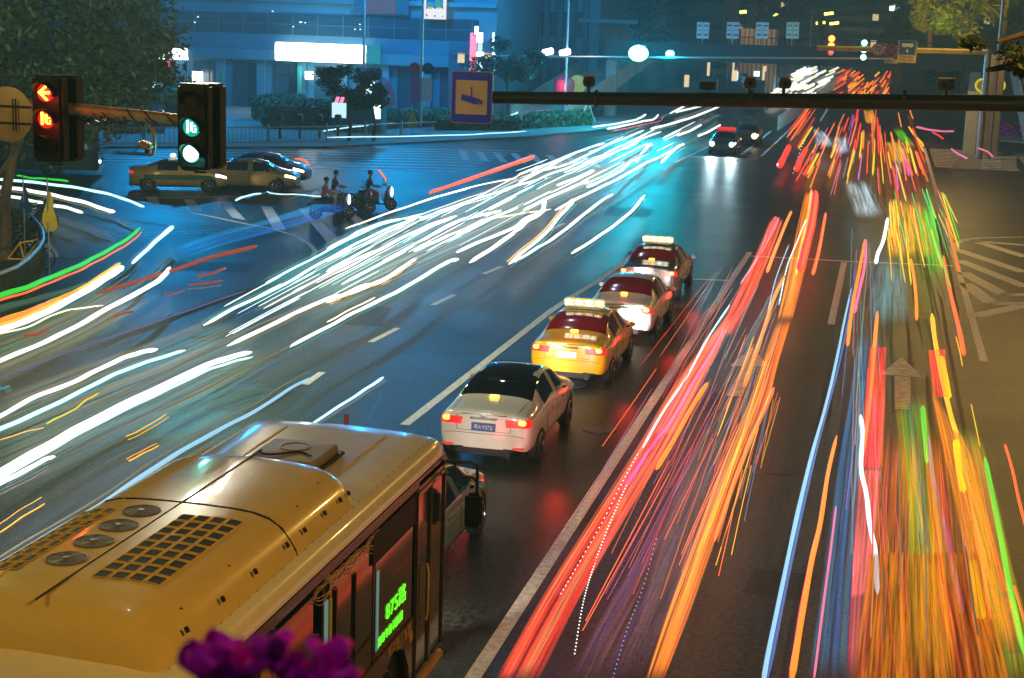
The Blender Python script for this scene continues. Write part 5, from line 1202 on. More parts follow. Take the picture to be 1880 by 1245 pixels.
# ------------------------------------------------------------------ riders
def skin_body(name,J,E,m,par,loc=(0,0,0)):
    me=bpy.data.meshes.new(name); me.from_pydata([j[0] for j in J],E,[]); o=bpy.data.objects.new('tmp',me); COL.objects.link(o)
    s=o.modifiers.new('skin','SKIN'); u=o.modifiers.new('sub','SUBSURF'); u.levels=1; u.render_levels=1
    for i,j in enumerate(J): me.skin_vertices[0].data[i].radius=(j[1],j[2] if len(j)>2 else j[1])
    me.skin_vertices[0].data[0].use_root=True
    dg=bpy.context.evaluated_depsgraph_get(); dg.update(); r=bpy.data.meshes.new_from_object(o.evaluated_get(dg)); bpy.data.objects.remove(o)
    for p in r.polygons: p.use_smooth=True
    r.materials.clear(); r.materials.append(M[m]); r.name=name; o=bpy.data.objects.new(name,r); COL.objects.link(o)
    if par: o.parent=par
    o.location=loc; return o
def person(label,x,y,rz,top,bottom,seated=True,z=0,hair='hair',lean=.08):
    t=thing('person',label,'person',(x,y,z),rz,'scooter riders waiting at the junction')
    hz=.80 if seated else .92; f=lean
    # faces +y
    if seated: legs=[((.10,.05,hz-.02),.085),((.17,.42,hz-.05),.065),((.17,.42,.42),.045),((.17,.48,.30),.04),((.17,.60,.27),.035)]
    else: legs=[((.10,.0,hz-.05),.09),((.13,.06,.50),.062),((.13,.0,.14),.042),((.13,.02,.07),.04),((.13,.17,.04),.035)]
    J=[((0,0,hz),.12,.10),((0,f*.4,hz+.25),.13,.09),((0,f,hz+.46),.16,.10),((0,f+.01,hz+.58),.05),((0,f+.05,hz+.66),.065,.075),((0,f+.05,hz+.77),.085,.09),((0,f+.04,hz+.84),.06,.07)]
    E=[(0,1),(1,2),(2,3),(3,4),(4,5),(5,6)]
    for s in(-1,1):
        b0=len(J); J+=[((s*p[0],p[1],p[2]),r) for p,r in legs]; E+=[(0,b0)]+[(b0+i,b0+i+1) for i in range(4)]
        b0=len(J); arms=[((.19,f,hz+.45),.05),((.25,f+.12,hz+.22),.04),((.24,f+.36,hz+.20),.03),((.24,f+.43,hz+.21),.026)]
        J+=[((s*p[0],p[1],p[2]),r) for p,r in arms]; E+=[(2,b0)]+[(b0+i,b0+i+1) for i in range(3)]
        for q in range(4):
            b1=len(J); J+=[((s*(.225+.012*q),f+.47,hz+.205),.009),((s*(.225+.012*q),f+.50,hz+.18),.008)]; E+=[(b0+3,b1),(b1,b1+1)]
    skin_body('body',J,E,'skin',t)
    # clothes
    J=[((0,0,hz+.02),.135,.115),((0,f*.4,hz+.25),.145,.105),((0,f,hz+.46),.17,.115)]; E=[(0,1),(1,2)]
    for s in(-1,1):
        b0=len(J); J+=[((s*.19,f,hz+.45),.065),((s*.235,f+.08,hz+.29),.055)]; E+=[(2,b0),(b0,b0+1)]
    skin_body('shirt',J,E,top,t)
    J=[((0,0,hz-.01),.135,.12)]; E=[]
    for s in(-1,1):
        b0=len(J); n=2 if not seated else 2; J+=[((s*p[0],p[1],p[2]),r+.018) for p,r in legs[:2]]; E+=[(0,b0),(b0,b0+1)]
        p,r=legs[1]; 
    skin_body('trousers',J,E,bottom,t)
    h=MB(); h.lathe([(.085,.02),(.102,.06),(.098,.12),(.07,.165),(.02,.185)],(0,f+.03,hz+.70),'Z',14); h.build('hair',hair,t,smooth=True)
    fc=MB(); fc.lathe([(.012,0),(.018,.02),(.008,.045)],(0,f+.135,hz+.735),'Z',6)
    for s in(-1,1): fc.lathe([(.012,0),(.012,.01)],(s*.035,f+.125,hz+.775),'Y',8)
    fc.box((0,f+.125,hz+.71),(.05,.01,.012)); fc.build('face','hair',t)
    return t
def scooter(label,x,y,rz,m='scooter_blue',light='lit_white'):
    t=thing('scooter',label,'scooter',(x,y,0),rz,'scooters waiting at the junction')
    wheel(t,0,-.62,.26,1).scale=(.55,1,1); wheel(t,0,.68,.26,1).scale=(.55,1,1)
    b=MB(); rows=[]
    for yy,w,z0,z1 in((-.95,.08,.55,.66),(-.8,.15,.42,.76),(-.3,.17,.28,.78),(.0,.16,.25,.72),(.12,.16,.24,.34),(.38,.16,.24,.34),(.46,.17,.26,.80),(.60,.13,.45,1.02),(.68,.06,.75,1.0)):
        rows.append([(w*c,yy,(z0+z1)/2+(z1-z0)/2*s) for c,s in((0,-1),(.8,-.9),(1,0),(.8,.85),(0,1),(-.8,.85),(-1,0),(-.8,-.9),(0,-1))])
    b.grid(rows); b.build('body',m,t,smooth=True)
    MB().box((0,-.35,.80),(.28,.75,.09)).build('seat','black_plastic',t,bevel=.035)
    b=MB(); b.tube([(0,.68,.28),(0,.60,.6),(0,.50,1.0)],.03,8); b.tube([(-.33,.36,1.06),(-.1,.48,1.04),(.1,.48,1.04),(.33,.36,1.06)],.02,8); b.build('steering','chrome',t,smooth=True)
    MB().lathe([(.09,.0),(.10,.03),(.05,.06)],(0,.68,.86),'Y',14).build('head_lamp',light,t)
    MB().lathe([(.20,.0),(.20,.03),(.15,.05)],(0,.70,.78),'Y',14).build('lamp_halo',light,t)
    b=MB()
    for s in(-1,1): b.tube([(s*.26,.42,1.05),(s*.32,.44,1.25)],.008,5); b.box((s*.33,.44,1.29),(.12,.02,.08))
    b.build('mirrors','black_plastic',t)
    MB().box((0,.74,.50),(.18,.16,.08)).build('mudguard',m,t,bevel=.03)
    return t
g1,g2,g3=at(608,402),at(652,392),at(688,386)
scooter('nearest scooter with a bright headlamp, under the rider in the coral shirt',g1.x,g1.y,R(-60)); person('rider in a coral shirt sitting on the nearest scooter',g1.x-.3,g1.y-.1,R(-60),'shirt_coral','shorts_dark')
scooter('middle scooter behind the rider standing in white shorts',g2.x-.1,g2.y,R(-65),light='lamp_clear'); person('person standing astride the middle scooter in a blue top and white shorts',g2.x-.75,g2.y-.6,R(-55),'shirt_blue','towel_white',seated=False)
scooter('furthest scooter with a bright headlamp, under the rider in blue',g3.x,g3.y,R(-60)); person('rider in a blue top and magenta trousers on the furthest scooter',g3.x-.3,g3.y-.1,R(-60),'shirt_blue','trousers_magenta')
spot_lamp((g1.x+1,g1.y+.5,.8),(g1.x+9,g1.y+5,0),(1,1,1),60,50,.05)
# ------------------------------------------------------------------ bougainvillea close to the lens
def flower(label,px,py,d,seed):
    rnd=random.Random(seed); p=CAM+ray(px,py).normalized()*d; t=thing('bougainvillea',label,'flower',tuple(p),0,'magenta flowers at the bottom edge')
    for k in range(2):
        c=Vector((rnd.uniform(-.02,.02),rnd.uniform(-.012,.012),rnd.uniform(-.02,.02))); a0=rnd.random()*6
        for q in range(3):
            b=MB(); an=a0+q*2.1; d_=Vector((math.cos(an),math.sin(an)*.7,.35+rnd.uniform(0,.6))).normalized(); s=Vector((-math.sin(an),math.cos(an),0)); up_=d_.cross(s); L_=rnd.uniform(.024,.034)
            rows=[[c+d_*L_*u+s*L_*.52*math.sin(math.pi*min(1,u*.9+.08))*v+up_*L_*.3*(v*v-.2+.5*u*u) for v in(-1,-.5,0,.5,1)] for u in(0,.15,.35,.55,.75,.9,1)]
            b.grid(rows); b.build('bract','petal_magenta',t,smooth=True)
    lf=MB(); leaves(lf,Vector((0,.01,-.03)),(.03,.02,.02),9,.014,rnd=rnd,clump=4); lf.build('leaf',('leaf_green','leaf_light'),t)
    MB().tube([(0,0,0),(.005,-.01,-.06),(.01,-.03,-.16)],.0015,5).build('stem','leaf_green',t)
for i,(px,py,lb) in enumerate(((372,1236,'leftmost magenta blossom over the side of the bus'),(452,1240,'second magenta blossom from the left, bottom edge'),(545,1232,'tall magenta blossom over the bus window'),(590,1256,'lowest right magenta blossom, bottom edge'),(425,1248,'half cut off magenta blossom between the left two'))): flower(lb,px,py,1.35,i+2)
point_lamp(CAM+Vector((-1.5,-.6,1.5)),(1,.7,.6),45,.1,None,'flower_fill')  # added light beside the lens that brightens the flowers
# ------------------------------------------------------------------ light trails (glowing streaks hanging at lamp height above the road)
emis('trail_white',(.97,1,.94),1.7); emis('trail_cool',(.55,.93,1),1.7); emis('trail_paleblue',(.35,.70,.95),1.0); emis('trail_green_white',(.75,1,.9),2.0)
emis('trail_khaki',(.42,.38,.22),.42); emis('trail_warm',(1,.9,.62),1.5); emis('trail_orange_red',(1,.13,.03),1.5); emis('trail_dull_red',(.62,.09,.05),.55)
emis('trail_red',(1,.035,.03),1.3); emis('trail_orange',(1,.22,.015),1.6); emis('trail_amber',(1,.45,.02),1.5); emis('trail_yellow',(1,.74,.0),1.1)
emis('trail_green',(.03,.75,.05),1.0); emis('trail_teal',(.05,.45,.5),.6); emis('trail_purple',(.28,.22,.6),.45); emis('trail_blue',(.04,.20,.65),.6); emis('trail_pink',(1,.18,.38),1.0); emis('trail_magenta',(.8,.1,.65),.9)
for nm,c,k in(('pale',(.5,.6,.6),.3),('blue',(.15,.4,.7),.4),('orange',(1,.2,.02),.7),('pink',(.8,.12,.4),.45),('red',(1,.05,.03),.7),('amber',(.9,.36,.02),.7),('green',(.1,.5,.03),.5),('teal',(.1,.5,.45),.5)): emis('thread_'+nm,c,k)
emis('trail_dim_green',(.10,.35,.22),.25)
def smooth_px(P,n=10):
    if len(P)<3: return [(P[0][0]+(P[1][0]-P[0][0])*k/n,P[0][1]+(P[1][1]-P[0][1])*k/n) for k in range(n+1)]
    out=[]; Q_=[(2*P[0][0]-P[1][0],2*P[0][1]-P[1][1])]+list(P)+[(2*P[-1][0]-P[-2][0],2*P[-1][1]-P[-2][1])]
    for i in range(1,len(Q_)-2):
        a,b,c,d=Q_[i-1],Q_[i],Q_[i+1],Q_[i+2]
        for k in range(n):
            t=k/n; out.append(tuple(.5*(2*b[j]+(c[j]-a[j])*t+(2*a[j]-5*b[j]+4*c[j]-d[j])*t*t+(3*b[j]-a[j]-3*c[j]+d[j])*t**3) for j in(0,1)))
    out.append(P[-1]); return out
TR=random.Random(99)
def trail_mesh(b,px,w0,w1,z=.66,wob=.02,mi=0,n=10,flat=.8):
    """one lamp's path: a flattened glowing tube; w0, w1 widths in photo pixels at its two ends"""
    P=smooth_px(px,n); pts=[];rs=[]; ph=TR.random()*6
    for i,(x,y) in enumerate(P):
        u=i/(len(P)-1); p=at(x,y,z); dep=(p-CAM).dot(FW); w=w0+(w1-w0)*u
        w*=1+.04*math.sin(ph+i*.6)
        p.z+=wob*.45*math.sin(ph+i*.55)*min(1,dep/60); end=min(1,.35+3*min(u,1-u)*6); pts.append(p); rs.append(max(.006,w*dep/F_PX/2*end))
    b.tube(pts,rs,8,mi)
_nt=[0]
def NT(): _nt[0]+=1; return _nt[0]
def trail(label,m,px,w0,w1=None,z=.66,wob=.02,group='white headlight trails on the left carriageway',edge=None,extra=None):
    b=MB(); trail_mesh(b,px,w0,w1 if w1 is not None else w0,z,wob)
    o=b.build('light_trail',m,smooth=True); tag(o,label,'light trail',group)
    if group.startswith('white') and w0>4:     # fine companion streaks of the same lamps
        b=MB(); k=1+(NT()%2)
        for q in range(k+1):
            o_=TR.uniform(.8,1.9)*w0*TR.choice((-1,1)); a_=TR.uniform(0,.4); n_=max(2,int(len(px)*(1-a_))); sub=px[:n_] if TR.random()<.5 else px[-n_:]
            trail_mesh(b,[(x+o_*.5,y+o_*.8) for x,y in sub],TR.uniform(.8,2),TR.uniform(.8,2),z,wob)
        b.build('companion_streak',TR.choice(['thread_teal','trail_khaki','thread_pale','trail_green_white','thread_pale']),o,smooth=True)
    if edge:
        b=MB(); trail_mesh(b,[(x+edge[1],y+edge[2]) for x,y in px],w0*.45,(w1 or w0)*.45,z-.02,wob); b.build('fringe',edge[0],o,smooth=True)
    return o
WH='trail_white'
T=[
('upper of two thick white trails that curve up from the left edge',WH,[(-40,622),(0,606),(60,584),(110,560),(170,526),(205,503),(226,490)],15,17,('trail_amber',-5,-7)),
('lower of two thick white trails that curve up from the left edge',WH,[(-40,680),(0,662),(68,634),(135,602),(200,565),(272,527),(300,507),(312,491)],11,12,None),
('thin pale trail between the two curved white trails',('trail_warm'),[(-20,617),(51,600),(100,577),(140,567),(190,561)],5,4,None),
('white trail whose blunt end stops above the blue white one at left',WH,[(-40,785),(0,764),(68,727),(120,708),(170,684),(220,660),(255,648),(289,641)],11,11,None),
('blue white trail just below the blunt ended white one at left',('trail_cool'),[(-40,808),(0,788),(68,758),(136,725),(190,697),(238,676),(300,655),(340,643)],12,8,('trail_teal',0,6)),
('short teal dash at the left edge','trail_teal',[(-10,716),(6,713),(18,709)],7,6,None),
('thickest white trail of all, running down to the left edge above the bus',WH,[(-40,892),(0,868),(78,824),(150,783),(238,738),(306,706),(374,673),(420,657),(462,646)],24,12,('trail_cool',2,9)),
('short white trail under the thickest one, cut by the left edge',WH,[(-40,906),(0,887),(50,862),(80,845),(101,838)],15,9,None),
('pale blue trail hugging the left flank of the bus',('trail_paleblue'),[(-40,1062),(60,1000),(180,930),(270,868),(347,820),(420,780),(477,750),(530,715),(575,691)],16,6,('trail_khaki',-6,-10)),
('short pale blue trail right in front of the bus roof','trail_cool',[(560,790),(590,767),(640,735),(675,712),(704,693)],6,7,('trail_blue',3,4)),
('long dim khaki trail ending near the two dark patches','trail_khaki',[(153,750),(230,718),(306,682),(390,640),(476,596),(560,560)],8,5,None),
('thin dim khaki trail just above the bus roof, left','trail_khaki',[(286,757),(370,718),(450,676),(524,640),(560,618)],5,6,None),
('white trail that ends lowest on the open lane, beside the first lane dash',WH,[(524,640),(600,601),(650,574),(702,549),(748,525),(791,499),(820,482),(842,475)],8,9,None),
('warm thin trail alongside the lowest ending white trail','trail_warm',[(600,592),(640,570),(689,546)],4,4,None),
('white trail second from the open lane, ending left of the teal patch',WH,[(417,636),(511,590),(600,549),(634,541),(702,514),(740,491),(764,475)],10,9,('trail_khaki',4,5)),
('pale green trail at the left border of the white bundle','trail_green_white',[(374,597),(440,561),(511,528),(575,491),(640,455),(700,425),(770,398)],8,5,('trail_teal',-4,-4)),
('cool white trail at the upper left border of the bundle','trail_cool',[(488,519),(560,482),(640,440),(700,413),(778,392)],6,5,('trail_teal',0,5)),
('white trail starting at the short kinked end left of the bundle middle',WH,[(534,540),(585,513),(640,484),(700,455),(763,425),(800,409),(838,397)],7,7,None),
('white trail starting a little above the kinked one',WH,[(579,519),(640,490),(690,464),(740,436),(780,421),(838,397)],7,5,None),
('long white trail in the middle of the bundle, reaching the upper end',WH,[(627,522),(702,482),(770,444),(838,407),(880,396),(920,388)],6,8,None),
('white trail just below the middle one, with a soft yellow edge',WH,[(600,556),(660,527),(702,516),(763,476)],8,7,('trail_amber',5,3)),
('broad white trail crossing the zebra bars end',WH,[(600,499),(650,470),(685,450),(730,425),(780,400)],9,6,None),
('second broad white trail crossing the zebra bars end',WH,[(600,479),(650,457),(702,432),(763,402)],8,6,None),
('white trail grazing the scooter riders',WH,[(600,458),(640,437),(668,421),(720,405),(775,398)],8,5,('trail_teal',-4,-3)),
('thin long white trail from below the riders up to the far end',WH,[(634,420),(700,396),(770,372),(850,348),(947,327)],4,6,('trail_dim_green',-8,3)),
('long white trail above the bundle centre, second from its top',WH,[(770,402),(835,378),(900,357),(950,340),(1004,327)],6,5,None),
('thin white trail third from the top of the bundle',WH,[(814,419),(850,405),(930,365),(1002,323),(1050,306),(1111,283)],5,5,None),
('white trail at the top of the bundle reaching the low hedge',WH,[(951,321),(1010,299),(1077,273),(1110,263)],6,5,None),
('white trail ending in a hook below the far kerb',WH,[(998,313),(1050,298),(1111,268),(1150,253),(1182,239)],6,4,None),
('white trail running parallel under the hooked one',WH,[(1036,317),(1090,296),(1150,270),(1180,254),(1214,242)],5,4,None),
('short thick white trail isolated above the bundle middle',WH,[(1022,340),(1055,328),(1090,312)],7,5,None),
('thin warm trail next to the isolated thick one','trail_warm',[(1060,340),(1085,325),(1117,310)],4,4,None),
('wavy white trail with a bulge, right of the bundle top',WH,[(1077,344),(1110,330),(1141,313),(1150,303),(1172,286)],8,7,None),
('long white trail bounding the bundle on the right, far part',WH,[(1019,386),(1065,362),(1111,340),(1150,320),(1179,303),(1215,286),(1250,268)],7,5,None),
('white trail joining the crossing pair from the lower left',WH,[(961,386),(1010,362),(1060,340),(1080,332)],8,6,None),
('left trail of the crossing pair on the open lane',WH,[(934,485),(962,461),(1000,430),(1025,400),(1055,368)],7,8,('trail_amber',-4,-4)),
('right trail of the crossing pair on the open lane',WH,[(945,481),(985,457),(1019,436),(1055,408),(1090,380),(1125,356)],8,8,('trail_teal',-2,4)),
('white trail standing alone furthest right on the open lane',WH,[(1049,466),(1090,440),(1130,412),(1160,387),(1184,358)],7,7,None),
('thick white trail ending at the teal patch',WH,[(862,482),(900,458),(940,430),(970,405),(995,388),(1000,365)],9,11,None),
('white trail with a ragged lower end left of the teal patch',WH,[(838,463),(890,440),(940,420),(968,400),(1000,388)],8,8,('trail_teal',-5,2)),
('white trail ending in a point left of the ragged one',WH,[(760,461),(800,443),(838,427),(896,402),(951,382)],8,6,None),
('warm white trail between the pointed and the ragged one','trail_warm',[(811,448),(860,423),(903,402),(960,392),(1012,384)],4,4,None),
('white dash beside the low hedge, nearer of two',WH,[(1114,237),(1145,231),(1179,223),(1200,219),(1209,210)],5,4,('trail_red',10,4)),
('white dash beside the low hedge, farther of two',WH,[(1087,233),(1120,229),(1158,222),(1172,218),(1186,210)],4,5,None),
('white trail entering from the far road, first from the top',WH,[(1240,206),(1270,199),(1301,192)],5,4,None),
('white trail entering from the far road, second from the top',WH,[(1194,237),(1240,225),(1280,212),(1322,195)],6,5,None),
('white trail left of the patrol car, second from its bonnet',WH,[(1243,249),(1265,241),(1288,229)],6,5,None),
('white trail left of the patrol car, nearest its bonnet',WH,[(1281,250),(1302,241),(1323,229)],6,5,None),
('short white trail low beside the patrol car stop line',WH,[(1213,300),(1240,273),(1256,264)],6,6,None),
('tall leaning white flame shaped trail left of the stop line',WH,[(1168,298),(1178,283),(1190,268),(1196,265)],6,9,None),
('long thin white trail along the far left kerb','trail_cool',[(600,252),(700,251),(838,248),(900,245),(967,241)],2.6,2.4,None),
('thin white trail on the plaza in front of the kiosk','trail_cool',[(592,241),(640,234),(726,226)],3.2,3,None),
('short white curl on the ramp','trail_cool',[(912,217),(940,211),(951,206),(957,198)],4,3.5,None),
]
for lb,m,px,w0,w1,ed in T: trail(lb,m,px,w0*.74,w1*.74,edge=ed)
G2='trails sweeping round the left corner'
for lb,m,px,w0,w1,ed in [
('white arc at the far left, middle of three below the coach',WH,[(-30,343),(17,345),(60,351),(110,361),(160,373),(190,384),(211,389)],6,7,('trail_khaki',-6,5)),
('white arc at the far left, lowest of three below the coach',WH,[(-30,357),(15,360),(60,369),(87,375),(125,382),(152,391)],5,6,None),
('white arc at the far left, highest of three below the coach','trail_cool',[(-30,328),(23,331),(90,338),(154,347),(205,358),(240,370),(265,380)],5,5,None),
('thin green streak over the white arcs','trail_green',[(30,322),(60,327),(95,329),(126,333)],3,4,None),
('long green arc sweeping under the bicycle railing','trail_green',[(-40,552),(0,542),(50,527),(96,508),(140,490),(173,473),(210,453),(240,434),(257,418)],11,6,('trail_orange_red',3,8)),
('dim lower green arc at the left edge','trail_dim_green',[(-20,572),(40,556),(100,540),(160,520)],14,8,None),
('orange and yellow arc above the curved white trails','trail_orange',[(-40,604),(0,590),(50,573),(100,552),(158,530)],12,6,('trail_yellow',8,-6)),
('long dull red streak in the left middle','trail_dull_red',[(177,540),(240,520),(306,500),(390,472),(473,452)],7,8,None),
('short red dash, longest of the small ones left of centre','trail_dull_red',[(361,508),(390,502),(415,492)],5,5,None),
('short red dash with a khaki tail left of centre','trail_dull_red',[(344,523),(375,520),(408,515)],4,4,('trail_khaki',0,8)),
('faint red dash left of the khaki tailed one','trail_dull_red',[(303,542),(322,539),(340,533)],4,3,None),
('faint red dash near the purple line','trail_dull_red',[(208,583),(226,576),(245,571)],4,4,None),
('faint red dash at the left edge','trail_dull_red',[(44,617),(70,613),(92,605)],6,5,None),
('light blue slanted streak by the white triangle','trail_cool',[(242,484),(270,458),(296,434),(318,416)],6,8,('trail_blue',-5,-4)),
('long thin purple line across the left road','trail_purple',[(-20,697),(60,672),(150,636),(238,608),(340,572),(453,533)],3.2,2.5,None),
('thin yellow wiggle below the blue white trail','trail_yellow',[(85,778),(110,765),(136,752),(158,735),(182,722)],3,2.5,None),
('thin yellow line at the lower left','trail_amber',[(0,808),(40,795),(80,785)],2,2,None),
('pair of yellow scribbles above the bus roof','trail_amber',[(231,802),(262,787),(306,760)],2,2,('trail_amber',4,6)),
('yellow scribble left of the bus roof','trail_amber',[(236,847),(262,833),(292,818)],3,2,('trail_amber',-4,-4)),
('orange dotted scribble at the left edge beside the bus','trail_amber',[(0,978),(40,950),(82,925)],3,2.5,('trail_amber',-6,-12)),
('orange red bar above the white bundle','trail_orange_red',[(787,355),(840,337),(889,320),(940,302),(981,288)],5,8,('trail_pink',0,-3)),
('small orange curl right of the purple car','trail_orange_red',[(541,291),(556,293),(563,298),(567,304)],3,4,None),
('small orange curl above the furthest scooter','trail_orange_red',[(694,312),(702,320),(706,327),(711,334)],3.5,4,None),
('small orange arc at the nose of the purple car','trail_orange_red',[(505,308),(518,311),(525,320)],3,3,None),
('blue white scribble behind the left zebra bars','trail_cool',[(432,368),(452,360),(480,355)],4,3,('trail_blue',20,-3)),
('thin cool wave line behind the zebra bars','trail_cool',[(490,352),(505,356),(540,357),(595,361)],2,2,None)]: trail(lb,m,px,w0,w1,edge=ed,group=G2)
# red and orange trails of the right carriageway
G3='tail light trails on the right carriageway'
RTL=[
('pink trail beside the solid line, nearest the waiting cars','trail_pink',[(1430,400),(1410,440),(1386,482),(1359,522)],5,3.5),
('violet pink trail running the length of the inner lane','trail_magenta',[(1330,600),(1308,645),(1274,700),(1240,761),(1190,830),(1150,890)],3,6),
('orange trail at the right of the violet pink one','trail_orange',[(1299,703),(1270,748),(1240,803),(1205,862)],8,9),
('orange trail high in the inner lane','trail_orange',[(1453,388),(1443,410),(1425,455),(1408,500)],5,7),
('long orange trail in the middle of the inner lane','trail_orange',[(1441,505),(1420,550),(1403,604),(1385,655),(1366,710)],6,8),
('red orange trail with a round end right of the first arrow','trail_orange_red',[(1516,391),(1510,425),(1503,462),(1492,505)],5,7),
('bright red orange trail ending above the dark gap','trail_orange_red',[(1421,712),(1400,760),(1376,812),(1350,880),(1330,940),(1312,993)],8,7),
('red bar trail at the top of the inner lane','trail_red',[(1449,268),(1440,287),(1431,305)],10,13),
('second red bar trail left of the white blur','trail_red',[(1480,273),(1470,292),(1462,312)],9,12),
('red bar trail right of the inner lane, tall','trail_red',[(1497,352),(1494,385),(1488,420),(1478,460),(1468,500)],14,17),
('orange line along the tall red bar','trail_amber',[(1490,348),(1483,400),(1470,460),(1462,505)],4,4),
('red trail bending into the inner lane','trail_red',[(1425,400),(1415,420),(1405,445),(1390,475)],9,6),
('thin blue white line left of the tall red bar','trail_cool',[(1480,402),(1465,440),(1445,490),(1430,560)],2,2),
('thin cyan line through the inner lane','trail_paleblue',[(1448,450),(1425,510),(1410,570)],2,2),
('thin cream line left of the first arrow','trail_khaki',[(1394,520),(1370,570),(1345,625),(1330,660)],2,3),
('cool white streak at the lane line, near the waiting cars','trail_cool',[(1340,560),(1300,620),(1262,690),(1215,760),(1180,822)],3,4),
('long blue violet trail left of the middle lane','trail_paleblue',[(1563,530),(1550,590),(1536,660),(1515,750),(1492,830),(1465,940),(1440,1060),(1415,1180),(1400,1260)],3,11),
('blue core of the long blue violet trail','trail_blue',[(1566,540),(1540,670),(1500,820),(1470,950),(1444,1070),(1408,1250)],3,9),
('orange trail with a round end in the middle lane','trail_orange',[(1588,440),(1577,500),(1566,555),(1560,600),(1556,635)],5,7),
('pink orange trail beside the white wiggle','trail_pink',[(1590,440),(1587,490),(1575,545),(1569,575)],5,6),
('long orange trail of the middle lane, lower half','trail_orange',[(1536,800),(1520,870),(1506,960),(1490,1030),(1472,1130),(1452,1255)],6,13),
('pink thread between the orange and the red trails, lower right','trail_pink',[(1535,929),(1525,1010),(1513,1100),(1494,1250)],4,5),
('orange red thread at the lower middle lane','trail_red',[(1487,1030),(1470,1120),(1450,1250)],5,7),
('orange trail left of the second arrow','trail_orange',[(1611,572),(1605,640),(1600,705),(1593,775),(1585,830)],7,6),
('white wiggly trail in the middle lane, upper one','trail_white',[(1630,400),(1626,422),(1621,444),(1612,465),(1608,484)],6,7),
('white wiggly trail in the middle lane, long lower one','trail_cool',[(1580,762),(1584,800),(1581,860),(1591,910),(1597,965),(1607,1010),(1609,1050),(1611,1090)],8,9),
('orange trail between the yellow blur and the right lane','trail_orange',[(1672,475),(1678,510),(1682,550),(1683,588)],5,6),
('orange yellow trail of the right lane, upper part','trail_amber',[(1711,576),(1716,620),(1724,665),(1733,710),(1745,760),(1757,800)],8,9),
('red orange trail outermost of the right lane, upper part','trail_orange_red',[(1737,400),(1745,430),(1753,465),(1761,499)],4,5),
('red orange trail outermost of the right lane, middle part','trail_orange_red',[(1732,470),(1740,515),(1751,563),(1762,610),(1770,652)],5,9),
('bright yellow blot at the head of the right lane trail','trail_yellow',[(1729,655),(1735,690),(1742,730)],9,12),
('bright yellow blot in the middle of the right lane','trail_yellow',[(1755,808),(1760,850),(1768,902)],12,15),
('brightest yellow blot, lowest in the right lane','trail_yellow',[(1786,1029),(1793,1080),(1802,1134)],15,19),
('red orange trail down the right lane beside the yellow blots','trail_orange_red',[(1745,760),(1765,840),(1785,930),(1806,1050),(1818,1140)],6,7),
('violet white trail curving down the right lane','trail_purple',[(1704,800),(1712,870),(1730,950),(1750,1040),(1768,1125)],7,9),
('green trail down the right lane','trail_green',[(1808,840),(1822,910),(1838,990),(1852,1070),(1880,1200)],8,12),
('dark green trail left of the violet white one','trail_green',[(1694,745),(1698,800),(1702,850)],9,8),
('thin green trail left of the dark green one','trail_dim_green',[(1672,740),(1678,820),(1686,900),(1690,1000)],8,14),
('thin red trail outside the right lane at the edge','trail_orange_red',[(1845,816),(1858,860),(1870,915),(1884,970)],5,6),
('thin yellow line outside the right lane','trail_yellow',[(1783,742),(1791,780),(1799,820)],1.8,2),
('short yellow line by the right lane end','trail_amber',[(1755,618),(1762,645),(1767,672)],1.8,2),
('red line at the lower right corner','trail_red',[(1862,1075),(1872,1110),(1884,1150)],5,5),
('amber curved trail right of the green dashes','trail_amber',[(1668,232),(1680,250),(1692,262),(1695,269)],3,3.5),
('red pink streak by the right corner, longest','trail_pink',[(1682,233),(1705,238),(1730,241),(1752,241)],4,3),
('short red streak under the longest pink one','trail_red',[(1712,243),(1722,248),(1732,255)],3,3),
('pink streak before the right refuge','trail_pink',[(1746,273),(1760,283),(1776,291)],3,4),
('pink streak between the right refuges','trail_pink',[(1795,272),(1812,278),(1823,288)],3,3),
]
for lb,m,px,w0,w1 in RTL: trail(lb,m,px,w0,w1,group=G3,z=.85,wob=.008)
# wide see-through bands: the blurred light of whole tail panels
def band(label,px_l,px_r,m,z=.9,cat='light band',group='see-through bands of light on the right carriageway'):
    n=14; L_=smooth_px(px_l,n); R_=smooth_px(px_r,n); k=min(len(L_),len(R_))
    def res(P,k):
        return [P[round(i*(len(P)-1)/(k-1))] for i in range(k)]
    L_,R_=res(L_,k),res(R_,k); S_=6; me=bpy.data.meshes.new('light_band'); vs=[];uv=[]
    for i in range(k):
        a,c=at(*L_[i],z),at(*R_[i],z)
        for j in range(S_+1): 
            u=j/S_; vs.append(tuple(a.lerp(c,u))); uv.append((u,i/(k-1)))
    fs=[(i*(S_+1)+j,i*(S_+1)+j+1,(i+1)*(S_+1)+j+1,(i+1)*(S_+1)+j) for i in range(k-1) for j in range(S_)]
    me.from_pydata(vs,[],fs); ul=me.uv_layers.new(name='UVMap')
    for p in me.polygons:
        for li in p.loop_indices: ul.data[li].uv=uv[me.loops[li].vertex_index]
    me.materials.append(M[m]); o=bpy.data.objects.new('light_band',me); COL.objects.link(o); tag(o,label,cat,group); return o
glow('band_red',(1,.05,.02),1.5,14,(1,.25,.08),seed=1); glow('band_orange',(1,.13,.01),1.5,12,(1,.30,.02),seed=2); glow('band_redblock',(1,.02,.04),1.2,7,(1,.10,.02),seed=3,fade=.02,density=.3)
glow('band_curtain',(.85,.24,.01),.85,34,(.42,.05,.01),seed=4,fade=.05,density=.6,side=.05); glow('band_curtain2',(.8,.17,.01),.8,26,(.5,.06,.04),seed=5,fade=.22,density=.25,side=.08); glow('band_yellow',(.85,.48,.02),1.0,16,(.9,.3,.02),seed=6,density=.4,fade=.2,side=.15); glow('band_green',(.06,.6,.02),.8,7,(.15,.35,.02),seed=7,density=.2,fade=.25)
